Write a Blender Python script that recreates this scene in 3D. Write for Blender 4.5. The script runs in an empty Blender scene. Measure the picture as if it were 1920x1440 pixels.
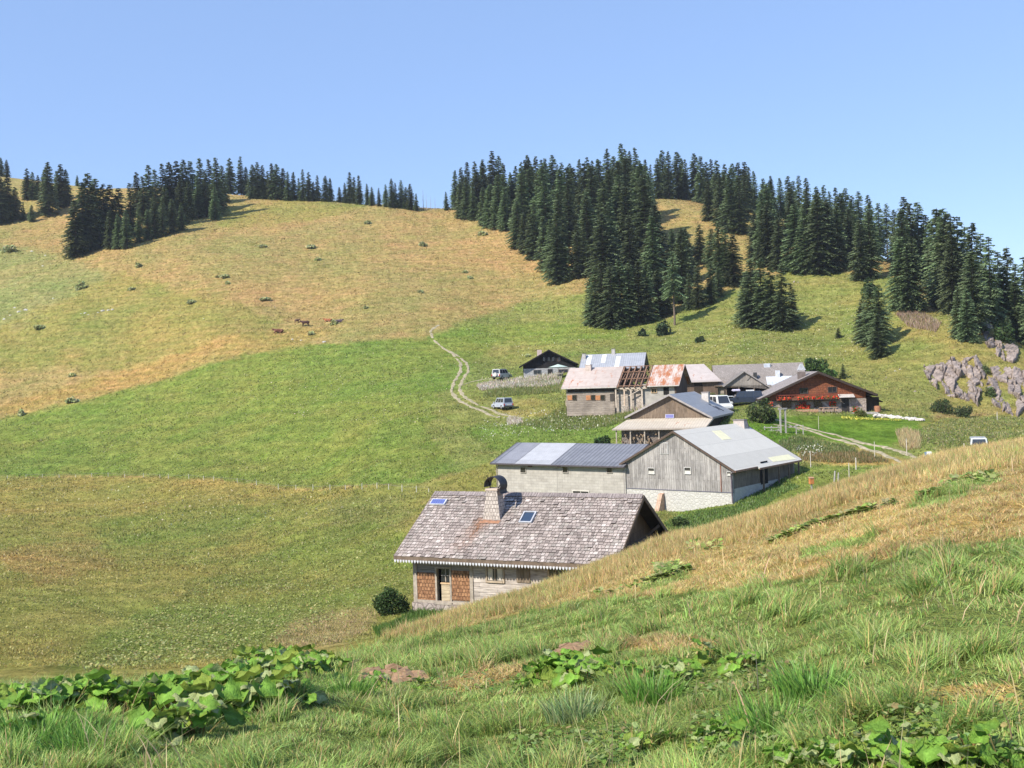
import bpy, bmesh, math, random
import numpy as np
from mathutils import Matrix, Vector
random.seed(7)
R = math.radians
SC = bpy.context.scene
COL = SC.collection

# ------------------------------------------------------------------ camera
F, PITCH, ROLL = 2000.0, R(0.3), R(1.9)          # focal length in px of a 1920 px wide picture
cd = bpy.data.cameras.new('camera'); cam = bpy.data.objects.new('camera', cd); COL.objects.link(cam)
cd.sensor_width = 36; cd.lens = 36*F/1920; cd.clip_start = 0.1; cd.clip_end = 20000
cam.matrix_world = Matrix.Rotation(R(90)-PITCH, 4, 'X') @ Matrix.Rotation(-ROLL, 4, 'Z')
SC.camera = cam
# ------------------------------------------------------------------ sky and sun
SUN_EL, SUN_LEFT = R(40), R(52)                   # height; angle left of straight behind the camera
to_sun = Vector((-math.sin(SUN_LEFT)*math.cos(SUN_EL), -math.cos(SUN_LEFT)*math.cos(SUN_EL), math.sin(SUN_EL)))
W = bpy.data.worlds.new('World'); SC.world = W; W.use_nodes = True
wn = W.node_tree.nodes; wl = W.node_tree.links
bg = wn['Background']; bg.inputs['Strength'].default_value = 0.132
sky = wn.new('ShaderNodeTexSky'); sky.sky_type = 'NISHITA'; sky.sun_disc = False
sky.sun_elevation = SUN_EL
sky.sun_rotation = math.atan2(to_sun.x, to_sun.y)
sky.altitude = 1400; sky.air_density = 1.0; sky.dust_density = 0.35; sky.ozone_density = 2.4
tint = wn.new('ShaderNodeMix'); tint.data_type = 'RGBA'; tint.blend_type = 'MIX'; tint.inputs[0].default_value = .50; tint.inputs[7].default_value = (2.25, 3.45, 6.2, 1)   # the even periwinkle of thin high haze
wl.new(sky.outputs[0], tint.inputs[6]); wl.new(tint.outputs[2], bg.inputs['Color'])
sd = bpy.data.lights.new('sun', 'SUN'); sd.energy = 5.0; sd.angle = R(0.5); sd.color = (1.0, 0.93, 0.80)
so = bpy.data.objects.new('sun', sd); COL.objects.link(so)
so.rotation_euler = to_sun.to_track_quat('Z', 'Y').to_euler()
SC.view_settings.view_transform = 'Standard'; SC.view_settings.look = 'None'
SC.view_settings.gamma = 1; SC.view_settings.exposure = 0.50
SC.render.engine = 'CYCLES'

# ------------------------------------------------------------------ numpy noise and projection helpers
def hash2(i, j, s):
    h = (i.astype(np.int64)*374761393 + j.astype(np.int64)*668265263 + s*1442695041) & 0xffffffff
    h = ((h ^ (h >> 13))*1274126177) & 0xffffffff
    return ((h ^ (h >> 16)) & 0xffffff)/16777216.0
def vnoise(x, y, s=0):
    x = np.asarray(x, float); y = np.asarray(y, float)
    i = np.floor(x); j = np.floor(y); u = x-i; v = y-j; u = u*u*(3-2*u); v = v*v*(3-2*v)
    a = hash2(i, j, s); b = hash2(i+1, j, s); c = hash2(i, j+1, s); d = hash2(i+1, j+1, s)
    return (a*(1-u)+b*u)*(1-v) + (c*(1-u)+d*u)*v
def fbm(x, y, s=0, o=4):
    r = 0; a = .5; t = 0
    for k in range(o):
        r = r + a*vnoise(x*2**k, y*2**k, s+k*17); t += a; a *= .5
    return r/t
CR, SR = math.cos(ROLL), math.sin(ROLL); CP, SP = math.cos(PITCH), math.sin(PITCH)
def ray(px, py):                                   # world direction with y = 1
    a = px-960; b = py-720
    u = a*CR-b*SR; v = a*SR+b*CR
    y = CP - (v/F)*SP; z = -SP - (v/F)*CP
    return (u/F)/y, z/y
def toimg(X, Y, Z):
    yy = Y*CP - Z*SP; zz = Y*SP + Z*CP
    yy = np.maximum(yy, .01)
    u = F*X/yy; v = -F*zz/yy
    return 960+u*CR+v*SR, 720-u*SR+v*CR

# ------------------------------------------------------------------ the lie of the land
def pchip(x, y, xq):
    x = np.array(x, float); y = np.array(y, float); h = np.diff(x); d = np.diff(y)/h
    m = np.zeros(len(x)); m[0] = d[0]; m[-1] = d[-1]
    for i in range(1, len(x)-1):
        if d[i-1]*d[i] > 0:
            w1 = 2*h[i]+h[i-1]; w2 = h[i]+2*h[i-1]
            m[i] = (w1+w2)/(w1/d[i-1]+w2/d[i])
    k = np.clip(np.searchsorted(x, xq)-1, 0, len(h)-1)
    t = np.clip((xq-x[k])/h[k], 0, 1); H = h[k]
    return (1+2*t)*(1-t)**2*y[k]+t*(1-t)**2*H*m[k]+t*t*(3-2*t)*y[k+1]+t*t*(t-1)*H*m[k+1]
FAR = [  # column: (image row, distance) pairs of the valley and the hill
 (-300, [(1290,26),(1100,66),(900,175),(800,230),(650,290),(520,350),(430,400),(300,480),(320,540)]),
 (0,   [(1280,30),(1100,70),(895,170),(780,230),(640,280),(500,340),(430,390),(330,470),(345,520)]),
 (130, [(1278,31),(1100,73),(894,168),(745,236),(600,285),(490,335),(440,380),(345,460),(355,520)]),
 (240, [(1275,33),(1100,75),(893,165),(715,240),(600,280),(470,335),(410,380),(352,430),(372,480)]),
 (340, [(1265,34),(1100,75),(895,158),(690,240),(600,270),(445,345),(400,380),(352,425),(372,480)]),
 (440, [(1255,35),(1100,75),(903,152),(665,240),(600,262),(450,340),(400,385),(363,425),(380,480)]),
 (580, [(1215,40),(1100,72),(1000,98),(917,140),(800,178),(645,240),(600,262),(450,340),(400,385),(370,420),(390,480)]),
 (720, [(1190,46),(1136,58),(1060,75),(1000,90),(912,122),(800,162),(700,208),(640,235),(560,270),(450,340),(384,400),(400,460)]),
 (840, [(1160,50),(1142,57),(1050,72),(1000,80),(920,112),(850,135),(770,165),(700,200),(650,228),(560,270),(450,340),(392,400),(410,460)]),
 (960, [(1150,50),(1120,60),(1040,70),(965,90),(932,107),(850,128),(790,150),(767,163),(722,180),(706,190),(684,212),(620,242),(560,273),(430,345),(385,395),(400,450)]),
 (1100,[(1080,52),(972,88),(948,102),(850,125),(800,140),(757,151),(722,168),(704,180),(660,208),(610,238),(540,270),(430,330),(380,385),(392,440)]),
 (1250,[(1010,60),(962,91),(940,100),(830,120),(785,131),(752,147),(730,160),(700,183),(660,205),(620,225),(560,253),(430,320),(372,380),(382,430)]),
 (1400,[(985,70),(925,93),(860,107),(800,119),(772,129),(752,141),(735,155),(700,170),(660,190),(610,218),(520,257),(440,308),(395,350),(405,400)]),
 (1550,[(930,80),(890,97),(850,108),(800,122),(779,130),(768,142),(720,162),(680,180),(620,208),(515,250),(450,288),(430,320),(445,370)]),
 (1700,[(900,85),(880,93),(865,98),(830,108),(790,121),(768,135),(720,155),(650,178),(585,205),(520,238),(500,262),(520,310)]),
 (1820,[(880,90),(850,100),(820,109),(785,125),(765,140),(715,154),(650,168),(600,185),(590,200),(640,235)]),
 (1920,[(860,92),(830,102),(795,121),(778,135),(730,149),(680,163),(652,176),(648,186),(700,225)]),
 (2150,[(860,92),(830,102),(800,121),(780,135),(770,149),(750,165),(745,176),(760,190),(800,230)]),
]
LY = np.linspace(math.log(8), math.log(9000), 420)
def yh(px): return 709.5-(px-960)*math.tan(ROLL)
tab = []; tcol = []
for px, nodes in FAR:
    Y = [8.]; e0 = -(nodes[0][0]-yh(px)+14)/F; e = [e0]
    for py, d in nodes: Y.append(d); e.append(-(py-yh(px))/F)
    el = e[-1]; dl = Y[-1]
    Y += [dl*1.5, dl*2.6, 9000]; e += [el-.06, -.03, -.03]
    tab.append(pchip(np.log(Y), e, LY)); tcol.append((px-960)/F)
tab = np.array(tab); tcol = np.array(tcol)
TG = np.linspace(tcol[0], tcol[-1], 300)
tabg = np.empty((300, len(LY)))
for j in range(len(LY)): tabg[:, j] = pchip(tcol, tab[:, j], TG)
for _ in range(3): tabg[1:-1] = (tabg[:-2]+2*tabg[1:-1]+tabg[2:])/4
def far_z(t, Y):
    a = np.clip((t-TG[0])/(TG[1]-TG[0]), 0, 298.999); b = np.clip((np.log(np.maximum(Y, 1))-LY[0])/(LY[1]-LY[0]), 0, len(LY)-1.001)
    i = a.astype(int); j = b.astype(int); u = a-i; v = b-j
    e = (tabg[i, j]*(1-u)+tabg[i+1, j]*u)*(1-v)+(tabg[i, j+1]*(1-u)+tabg[i+1, j+1]*u)*v
    return e*Y - 8*np.exp(-(Y/12)**2)
NEARC = [(-300,1360,14),(0,1296,15),(240,1288,16),(400,1275,17),(520,1255,18),(660,1240,21),(760,1200,27),(870,1148,35),(960,1118,39),(1100,1069,43),
         (1250,1023,46),(1400,970,46),(1550,918,46),(1700,872,47),(1810,846,47),(1920,828,47),(2150,775,48)]
NT_ = np.array([(p-960)/F for p, _, _ in NEARC]); NA = np.array([(y-yh(p))/F for p, y, _ in NEARC]); NY = np.array([d for _, _, d in NEARC])
NEA = pchip(NT_, NA, TG); NEY = pchip(NT_, NY, TG)
def near_z(t, Y):
    A = np.interp(t, TG, NEA); Yc = np.interp(t, TG, NEY)
    s = A-3.2/Yc; k = 1.6/Yc**2
    return -(1.6+s*Y+k*Y*Y+.022*np.maximum(0, Y-Yc)**2)
TLO, THI = math.atan(TG[0]), math.atan(TG[-1])
def surf(X, Y, rough=True):
    X = np.asarray(X, float); Y = np.asarray(Y, float)
    az = np.arctan2(X, Y); r = np.hypot(X, Y)
    ac = np.clip(az, TLO, THI); t = np.tan(ac); D = r*np.cos(ac)
    zn = near_z(t, D); zf = far_z(t, D)
    aa = np.abs(az)
    w = np.clip((aa-1.2)/1.9, 0, 1); w = w*w*(3-2*w)
    zn = zn*(1-w)+w*(-1.6+.10*r-.0004*r*r); zf = zf*(1-w)+w*(-12-.02*r)
    if not rough: return zn, zf
    bump = (fbm(X/1.3, Y/1.3, 5, 3)-.5)*.16*np.clip((r-3)/8, 0, 1) + (fbm(X/9, Y/9, 9, 3)-.5)*.9*np.clip((r-20)/60, 0, 1)
    return zn+bump*.8, zf+bump
def land(X, Y, rough=True):
    a, b = surf(X, Y, rough); m = np.maximum(a, b); k = .22
    return m+k*np.log(np.exp(np.clip((a-m)/k, -30, 0))+np.exp(np.clip((b-m)/k, -30, 0)))
def zat(x, y): return float(land(np.array([x]), np.array([y]))[0])
def hit(px, py, y0=3.0, y1=620.0):                 # where a line of sight meets the land
    dx, dz = ray(px, py)
    Y = np.exp(np.linspace(math.log(y0), math.log(y1), 2400))
    g = land(dx*Y, Y) - dz*Y
    k = np.argmax(g > 0)
    if g[k] <= 0:                                  # against the sky: just behind the crest
        k = int(np.argmax(g/Y)); return (dx*Y[k], Y[k], float(land(dx*Y[k:k+1], Y[k:k+1])[0]), True)
    return (dx*Y[k], Y[k], dz*Y[k], False)

# ------------------------------------------------------------------ colours of the ground, region by region
def inpoly(x, y, P):
    r = np.zeros(x.shape, bool); n = len(P)
    for i in range(n):
        x0, y0 = P[i]; x1, y1 = P[(i+1) % n]
        if y0 == y1: continue
        c = ((y0 > y) != (y1 > y)) & (x < (x1-x0)*(y-y0)/(y1-y0)+x0)
        r ^= c
    return r
C_GOLD=(.335,.254,.118); C_OLIVE=(.275,.245,.090); C_FIELD=(.190,.235,.062); C_LOW=(.300,.262,.088); C_DOCK=(.235,.240,.072)
C_RUST=(.340,.250,.100); C_LAWN=(.135,.205,.035); C_REDG=(.330,.250,.115); C_DRY=(.400,.290,.110); C_NEAR=(.200,.220,.075); C_SOIL=(.270,.175,.100); C_TURF=(.165,.195,.062)
C_GREY=(.275,.255,.115); C_MIX=(.225,.235,.080)
REG_FAR = [
 (C_GOLD, [(-900,0),(2900,0),(2900,1440),(-900,1440)], 0),
 (C_OLIVE, [(-900,560),(0,540),(250,520),(420,560),(520,600),(420,650),(250,690),(0,700),(-900,760)], 30),
 (C_GREY, [(-900,430),(0,460),(130,480),(210,520),(0,610),(-900,640)], 22),
 (C_OLIVE, [(380,395),(560,372),(700,385),(620,410),(420,430)], 12),
 (C_RUST, [(0,760),(200,705),(400,640),(540,610),(620,620),(540,650),(400,680),(200,735),(0,780)], 12),
 (C_MIX, [(860,610),(980,560),(1110,540),(1110,600),(1250,600),(1500,500),(1700,520),(1640,640),(1720,760),(1400,760),(1200,680),(1000,660),(860,650)], 16),
 (C_OLIVE, [(1640,600),(1760,580),(1850,640),(1930,650),(2400,760),(1740,780),(1660,720)], 10),
 (C_OLIVE, [(1200,660),(1500,650),(1660,690),(1640,720),(1500,680),(1250,690)], 10),
 (C_FIELD, [(-900,960),(-900,840),(0,783),(150,752),(300,712),(430,675),(560,645),(700,638),(800,634),(880,612),(1020,606),(1170,612),(1190,640),(1120,655),(1000,650),(900,690),(860,740),(1000,800),(920,850),(850,885),(790,905),(680,912),(600,917),(520,914),(420,899),(300,893),(0,893)], 7),
 (C_MIX, [(780,800),(880,700),(940,650),(1100,640),(1260,640),(1760,640),(1760,880),(1300,1000),(960,1000),(830,930),(860,860)], 14),
 (C_FIELD, [(860,800),(1150,780),(1180,830),(950,850)], 12),
 (C_LOW, [(-900,893),(0,895),(300,895),(420,901),(520,917),(600,919),(680,914),(800,907),(860,886),(930,860),(960,1000),(960,1440),(-900,1440)], 4),
 (C_OLIVE, [(640,940),(760,930),(790,1010),(700,1020),(620,990)], 14),
 (C_DOCK, [(200,990),(330,955),(520,950),(560,985),(400,1030),(240,1030)], 40),
 (C_DOCK, [(560,1000),(700,985),(780,1000),(780,1140),(680,1150),(560,1190),(420,1240),(100,1270),(250,1150),(420,1080)], 22),
 (C_RUST, [(0,1040),(180,1010),(240,1060),(60,1100)], 20),
 (C_REDG, [(500,1205),(560,1160),(620,1142),(690,1135),(720,1150),(690,1185),(640,1210),(560,1225)], 16),
 (C_OLIVE, [(920,765),(1000,745),(1060,760),(1050,775),(980,785)], 6),
 (C_FIELD, [(1240,930),(1500,880),(1640,850),(1700,900),(1300,1010)], 8),
 (C_DRY, [(1490,840),(1600,835),(1700,862),(1690,872),(1560,872),(1500,862)], 6),
 (C_LAWN, [(1440,782),(1650,778),(1745,786),(1735,812),(1680,832),(1640,846),(1560,828),(1480,806),(1400,800),(1400,785)], 4),
 (C_LAWN, [(1390,790),(1440,790),(1500,810),(1460,850),(1400,840)], 4),
 (C_DOCK, [(1720,790),(1930,775),(1930,830),(1800,850),(1740,830)], 8),
]
REG_NEAR = [
 (C_TURF, [(-900,500),(2900,500),(2900,2400),(-900,2400)], 0),
 (C_DRY, [(560,1250),(700,1210),(850,1186),(960,1155),(1100,1125),(1240,1118),(1385,1102),(1535,1078),(1710,1040),(1920,1008),(2400,930),(2400,600),(1920,700),(700,1100)], 10),
 (C_NEAR, [(1500,1030),(1650,1000),(1640,1020),(1500,1050)], 8),
 (C_NEAR, [(1690,960),(1740,920),(1860,880),(1880,900),(1760,950)], 8),
 (C_NEAR, [(1240,1060),(1290,1060),(1300,1085),(1200,1110)], 8),
 (C_DRY, [(1120,1205),(1240,1195),(1400,1200),(1380,1215),(1200,1225)], 14),
 (C_DRY, [(800,1285),(900,1250),(1000,1235),(960,1265),(880,1295)], 12),
 (C_DRY, [(1680,1290),(1900,1280),(1920,1330),(1740,1320)], 18),
 (C_SOIL, [(670,1268),(720,1260),(790,1264),(800,1274),(740,1282),(680,1278)], 4),
 (C_SOIL, [(1030,1222),(1080,1208),(1120,1206),(1110,1220),(1050,1230)], 4),
]
def ground_color(X, Y, Z, near):
    px, py = toimg(X, Y, Z)
    n = len(px); out = np.zeros((n, 3)); S = 3
    big = np.stack([fbm(X/22+3, Y/22, 40, 3), fbm(X/22, Y/22+9, 60, 3)])
    for s in range(S):
        res = np.zeros((n, 3))
        for flag, REG in ((False, REG_FAR), (True, REG_NEAR)):
            m = near == flag
            if not m.any(): continue
            x = px[m]; y = py[m]; q = np.zeros((m.sum(), 3)); sc = 1.5 if flag else 4.0
            j1 = fbm(X[m]/sc, Y[m]/sc, 100+s*7, 3)-.5; j2 = fbm(X[m]/sc+50, Y[m]/sc, 130+s*7, 3)-.5
            b1 = big[0][m]-.5
            for c, P, jit in REG:
                ins = inpoly(x+(j1*2+b1*2)*jit*1.6, y+(j2*2+b1)*jit*.8, P)
                q[ins] = c
            res[m] = q
        out += res/S
    v = fbm(X/6, Y/9, 77, 4); v2 = fbm(X/1.2, Y/1.6, 88, 3); v3 = fbm(X/28, Y/28, 99, 3)
    g = np.clip((v3-.5)*3.0+(v-.5)*2.2, -1, 1)[:, None]
    out = out*(1+g*np.array([.15, .02, .08])) * (1+(v2-.5)*.5)[:, None]
    return np.clip(out*np.array([1, 1.02, .86]), .01, .8)

# ------------------------------------------------------------------ material helpers
class NB:
    def __init__(s, name):
        s.m = bpy.data.materials.new(name); s.m.use_nodes = True; s.t = s.m.node_tree; s.n = s.t.nodes
        s.b = s.n['Principled BSDF']; s.b.inputs['Roughness'].default_value = .9
        s.b.inputs['Specular IOR Level'].default_value = .25
        s.uvn = None
    def new(s, t, **k):
        n = s.n.new('ShaderNode'+t)
        for a, v in k.items(): setattr(n, a, v)
        return n
    def put(s, sock, v):
        if isinstance(v, bpy.types.NodeSocket): s.t.links.new(v, sock)
        elif isinstance(v, (tuple, list)) and len(v) == 3 and sock.type == 'RGBA': sock.default_value = (*v, 1)
        else: sock.default_value = v
    def uv(s, scale=(1, 1, 1), rot=0, loc=(0,0,0)):
        t = s.new('TexCoord'); mp = s.new('Mapping'); s.t.links.new(t.outputs['UV'], mp.inputs[0])
        mp.inputs['Scale'].default_value = scale; mp.inputs['Rotation'].default_value = (0, 0, rot); mp.inputs['Location'].default_value = loc
        return mp.outputs[0]
    def obj(s, scale=(1, 1, 1), kind='Object'):
        t = s.new('TexCoord'); mp = s.new('Mapping'); s.t.links.new(t.outputs[kind], mp.inputs[0])
        mp.inputs['Scale'].default_value = scale; return mp.outputs[0]
    def noise(s, vec, scale, detail=4, rough=.6, dist=0):
        n = s.new('TexNoise'); s.put(n.inputs['Vector'], vec); n.inputs['Scale'].default_value = scale
        n.inputs['Detail'].default_value = detail; n.inputs['Roughness'].default_value = rough; n.inputs['Distortion'].default_value = dist
        return n.outputs[0]
    def ramp(s, f, a, b, ca=(0, 0, 0), cb=(1, 1, 1)):
        n = s.new('ValToRGB'); s.put(n.inputs[0], f); e = n.color_ramp.elements
        e[0].position = a; e[1].position = b; e[0].color = (*ca, 1); e[1].color = (*cb, 1); return n.outputs[0]
    def mix(s, f, a, b, mode='MIX'):
        n = s.new('Mix', data_type='RGBA', blend_type=mode); s.put(n.inputs[0], f); s.put(n.inputs[6], a); s.put(n.inputs[7], b); return n.outputs[2]
    def math(s, op, a, b=0.0):
        n = s.new('Math', operation=op); s.put(n.inputs[0], a); s.put(n.inputs[1], b); return n.outputs[0]
    def brick(s, vec, w, h, c1, c2, mc, mortar=.01, off=.5, bias=0.0):
        n = s.new('TexBrick'); s.put(n.inputs['Vector'], vec); n.offset = off
        for k, v in (('Color1', c1), ('Color2', c2), ('Mortar', mc), ('Scale', 1.0), ('Mortar Size', mortar), ('Brick Width', w), ('Row Height', h), ('Bias', bias)): s.put(n.inputs[k], v)
        n.inputs['Mortar Smooth'].default_value = .2
        return n.outputs['Color'], n.outputs['Fac']
    def bump(s, h, st=.5, d=.05):
        n = s.new('Bump'); s.put(n.inputs['Height'], h); n.inputs['Strength'].default_value = st; n.inputs['Distance'].default_value = d
        s.t.links.new(n.outputs[0], s.b.inputs['Normal'])
    def col(s, c): s.put(s.b.inputs['Base Color'], c)
MATS = {}
def cached(f):
    def g(*a, **k):
        key = (f.__name__, a, tuple(sorted(k.items())))
        if key not in MATS: MATS[key] = f(*a, **k)
        return MATS[key]
    return g
@cached
def m_plain(c, rough=.8, var=.25, scale=3.0, metal=0.0, spec=.3):
    b = NB('painted'); v = b.obj()
    n = b.noise(v, scale, 5, .65)
    lo = tuple(x*(1-var) for x in c); hi = tuple(min(1, x*(1+var*.8)) for x in c)
    b.col(b.ramp(n, .3, .7, lo, hi)); b.b.inputs['Roughness'].default_value = rough; b.b.inputs['Metallic'].default_value = metal
    b.b.inputs['Specular IOR Level'].default_value = spec
    b.bump(b.noise(v, scale*8, 3), .15, .01); return b.m
@cached
def m_shingle(c1, c2, mc, w=.16, h=.22, patch=.5, stain=None):
    b = NB('wood_shingles'); v = b.uv()
    wob = b.noise(v, .9, 3); vv = b.new('VectorMath', operation='ADD'); b.put(vv.inputs[0], v)
    sc = b.new('VectorMath', operation='SCALE'); b.put(sc.inputs[0], b.new('TexNoise').outputs[1]); sc.inputs['Scale'].default_value = .03
    b.t.links.new(sc.outputs[0], vv.inputs[1])
    c, f = b.brick(vv.outputs[0], w, h, c1, c2, mc, .017)
    c = b.mix(.35, c, b.ramp(b.noise(v, 7, 3, .8), .3, .72, tuple(x*.35 for x in c1), tuple(min(1, x*1.9) for x in c2)))
    big = b.ramp(b.noise(v, .5, 4, .6), .35, .7)
    c = b.mix(b.math('MULTIPLY', big, patch), c, tuple(x*.5 for x in c1), 'MIX')
    if stain:                                     # rust washed down the roof below the chimney: (u0, u1, v_top, colour)
        u0, u1, v1, sc_ = stain
        sp = b.new('SeparateXYZ'); b.put(sp.inputs[0], b.uv())
        d = b.math('ABSOLUTE', b.math('SUBTRACT', b.math('ADD', sp.outputs[0], b.math('MULTIPLY', b.noise(v, 1.5), .5)), (u0+u1)/2+.25))
        mk = b.math('SUBTRACT', 1.0, b.math('MULTIPLY', d, 1.1/(u1-u0)))
        dn = b.math('MULTIPLY', b.math('SUBTRACT', v1, sp.outputs[1]), 1.0)
        fade = b.math('MULTIPLY', b.ramp(dn, .0, .03), b.ramp(b.math('MULTIPLY', dn, .36), .25, 1.0, (1, 1, 1), (0, 0, 0)))
        b_ = b.new('Clamp'); b.put(b_.inputs[0], b.math('MULTIPLY', b.math('MULTIPLY', mk, fade), b.ramp(b.noise(v, 3), .2, .7)))
        c = b.mix(b_.outputs[0], c, sc_)
    b.col(c)
    b.bump(b.math('ADD', b.math('MULTIPLY', f, -1.0), b.noise(v, 9, 2)), .8, .03); return b.m
@cached
def m_plank(c1, c2, mc, w=.18, vertical=True, streak=.6, knots=True):
    b = NB('weathered_planks'); v = b.uv(rot=R(90) if vertical else 0)
    c, f = b.brick(v, 2.7, w, c1, c2, mc, .014, .37)
    wide, _ = b.brick(v, 3.3, w*2.9, (.55, .55, .55), (1.3, 1.27, 1.25), (.5, .5, .5), .01, .41); c = b.mix(.75, c, b.mix(1.0, c, wide, 'MULTIPLY'))
    st = b.noise(b.uv(scale=(14, .8, 1) if vertical else (.8, 14, 1)), 1.6, 5, .7)
    c = b.mix(streak, c, b.ramp(st, .32, .7, tuple(x*.35 for x in c1), tuple(min(1, x*1.5) for x in c2)))
    big = b.ramp(b.noise(b.uv(), .45, 4), .4, .7)
    c = b.mix(b.math('MULTIPLY', big, .4), c, tuple(x*.55 for x in mc))
    b.col(c); b.bump(b.math('ADD', b.math('MULTIPLY', f, -1.0), b.math('MULTIPLY', st, .5)), .7, .02); return b.m
@cached
def m_corr(c1, c2, period=.18, rust=0.0, rough=.5, metal=0.35, patches=None):
    b = NB('corrugated_sheet'); v = b.uv()
    sp = b.new('SeparateXYZ'); b.put(sp.inputs[0], v)
    sn = b.math('SINE', b.math('MULTIPLY', sp.outputs[0], 2*math.pi/period))
    n = b.noise(v, 1.1, 5, .65); c = b.ramp(n, .3, .7, c1, c2)
    c = b.mix(b.math('MULTIPLY', b.ramp(sn, 0.3, .9), .6 if period == .42 else .25), c, tuple(x*.5 for x in c1))
    sheet, f = b.brick(v, 50, 1.9, (1, 1, 1), (.86, .86, .86), (.7, .7, .7), .02)
    c = b.mix(1.0, c, sheet, 'MULTIPLY')
    if rust:
        r = b.noise(b.uv(scale=(1, .35, 1)), 1.3, 6, .75)
        c = b.mix(b.ramp(r, .62-rust*.25, .72-rust*.2), c, (.34, .13, .06))
    b.col(c); b.b.inputs['Roughness'].default_value = rough; b.b.inputs['Metallic'].default_value = metal
    b.bump(sn, .6, .015); return b.m
@cached
def m_block(c1, c2, mc, w=.5, h=.22, mortar=.012):
    b = NB('block_masonry'); v = b.uv(); c, f = b.brick(v, w, h, c1, c2, mc, mortar)
    c = b.mix(.45, c, b.ramp(b.noise(v, 1.2, 6, .7), .3, .75, tuple(x*.7 for x in c1), tuple(min(1, x*1.25) for x in c2)))
    dr = b.ramp(b.noise(b.uv(scale=(5, .4, 1)), 1.0, 4), .5, .8)
    c = b.mix(b.math('MULTIPLY', dr, .35), c, tuple(x*.55 for x in c1))
    b.col(c); b.bump(b.math('ADD', b.math('MULTIPLY', f, -1.0), b.noise(v, 8, 3)), .4, .012); return b.m
@cached
def m_rubble(c1, c2, mc, scale=3.0):
    b = NB('rubble_stone'); v = b.uv()
    vo = b.new('TexVoronoi', feature='DISTANCE_TO_EDGE'); b.put(vo.inputs['Vector'], v); vo.inputs['Scale'].default_value = scale
    vc = b.new('TexVoronoi'); b.put(vc.inputs['Vector'], v); vc.inputs['Scale'].default_value = scale
    sp = b.new('SeparateXYZ'); b.put(sp.inputs[0], vc.outputs['Color'])
    c = b.mix(sp.outputs[0], c1, c2); c = b.mix(b.ramp(vo.outputs[0], .0, .12), mc, c)
    c = b.mix(.35, c, b.ramp(b.noise(v, 6, 5), .3, .7, tuple(x*.6 for x in c1), c2))
    b.col(c); b.bump(b.ramp(vo.outputs[0], 0, .2), .6, .04); return b.m
@cached
def m_rock(c1, c2):
    b = NB('rock'); v = b.obj()
    n = b.noise(v, .9, 7, .7); c = b.ramp(n, .3, .68, c1, c2)
    l = b.noise(b.obj(scale=(1, 1, 4)), 2.5, 5, .7); c = b.mix(b.ramp(l, .55, .75), c, tuple(x*.55 for x in c1))
    b.col(c); b.bump(b.math('ADD', n, l), .7, .12); return b.m
@cached
def m_glass(c=(.02, .025, .035)):
    b = NB('glass'); b.col(c); b.b.inputs['Roughness'].default_value = .08; b.b.inputs['Specular IOR Level'].default_value = .8; return b.m
@cached
def m_paint(c, rough=.3):
    b = NB('car_paint'); v = b.obj(); b.col(b.mix(b.ramp(b.noise(v, 2, 4), .35, .8), c, tuple(x*.75 for x in c)))
    b.b.inputs['Roughness'].default_value = rough; b.b.inputs['Specular IOR Level'].default_value = .5
    b.b.inputs['Coat Weight'].default_value = .4; return b.m
@cached
def m_attr(name='blade', trans=.35, rough=.7, spec=.2):
    b = NB(name); a = b.new('Attribute', attribute_name='gcol')
    b.col(a.outputs['Color']); b.b.inputs['Roughness'].default_value = rough; b.b.inputs['Specular IOR Level'].default_value = spec
    if trans:
        tr = b.new('BsdfTranslucent'); b.t.links.new(a.outputs['Color'], tr.inputs[0])
        mx = b.new('MixShader'); mx.inputs[0].default_value = trans
        b.t.links.new(b.b.outputs[0], mx.inputs[1]); b.t.links.new(tr.outputs[0], mx.inputs[2])
        b.t.links.new(mx.outputs[0], b.n['Material Output'].inputs[0])
    return b.m
@cached
def m_ground():
    b = NB('meadow_ground'); a = b.new('Attribute', attribute_name='gcol'); v = b.obj()
    n1 = b.noise(b.obj(scale=(1, .6, 1)), .9, 8, .72); n2 = b.noise(v, .17, 5, .6); n3 = b.noise(b.obj(scale=(1, .5, 1)), 3.2, 5, .75)
    c = b.mix(1.0, a.outputs['Color'], b.ramp(n1, .28, .72, (.50, .52, .42), (1.55, 1.5, 1.6)), 'MULTIPLY')
    c = b.mix(1.0, c, b.ramp(n3, .25, .75, (.62, .66, .6), (1.4, 1.34, 1.4)), 'MULTIPLY')
    c = b.mix(1.0, c, b.ramp(n2, .3, .7, (.86, .98, .82), (1.12, 1.02, 1.1)), 'MULTIPLY')
    wv = b.new('TexWave', wave_type='BANDS', bands_direction='Z'); b.put(wv.inputs['Vector'], v)
    wv.inputs['Scale'].default_value = .22; wv.inputs['Distortion'].default_value = 5; wv.inputs['Detail'].default_value = 3; wv.inputs['Detail Scale'].default_value = .6
    c = b.mix(.22, c, b.mix(1.0, c, b.ramp(wv.outputs[1], .3, .8, (.75, .85, .7), (1.25, 1.1, 1.2)), 'MULTIPLY'))
    b.col(c); b.b.inputs['Specular IOR Level'].default_value = .05; b.b.inputs['Roughness'].default_value = 1
    b.bump(b.math('ADD', b.math('ADD', n1, n3), b.math('MULTIPLY', wv.outputs[1], .7)), .9, .4); return b.m

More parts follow.
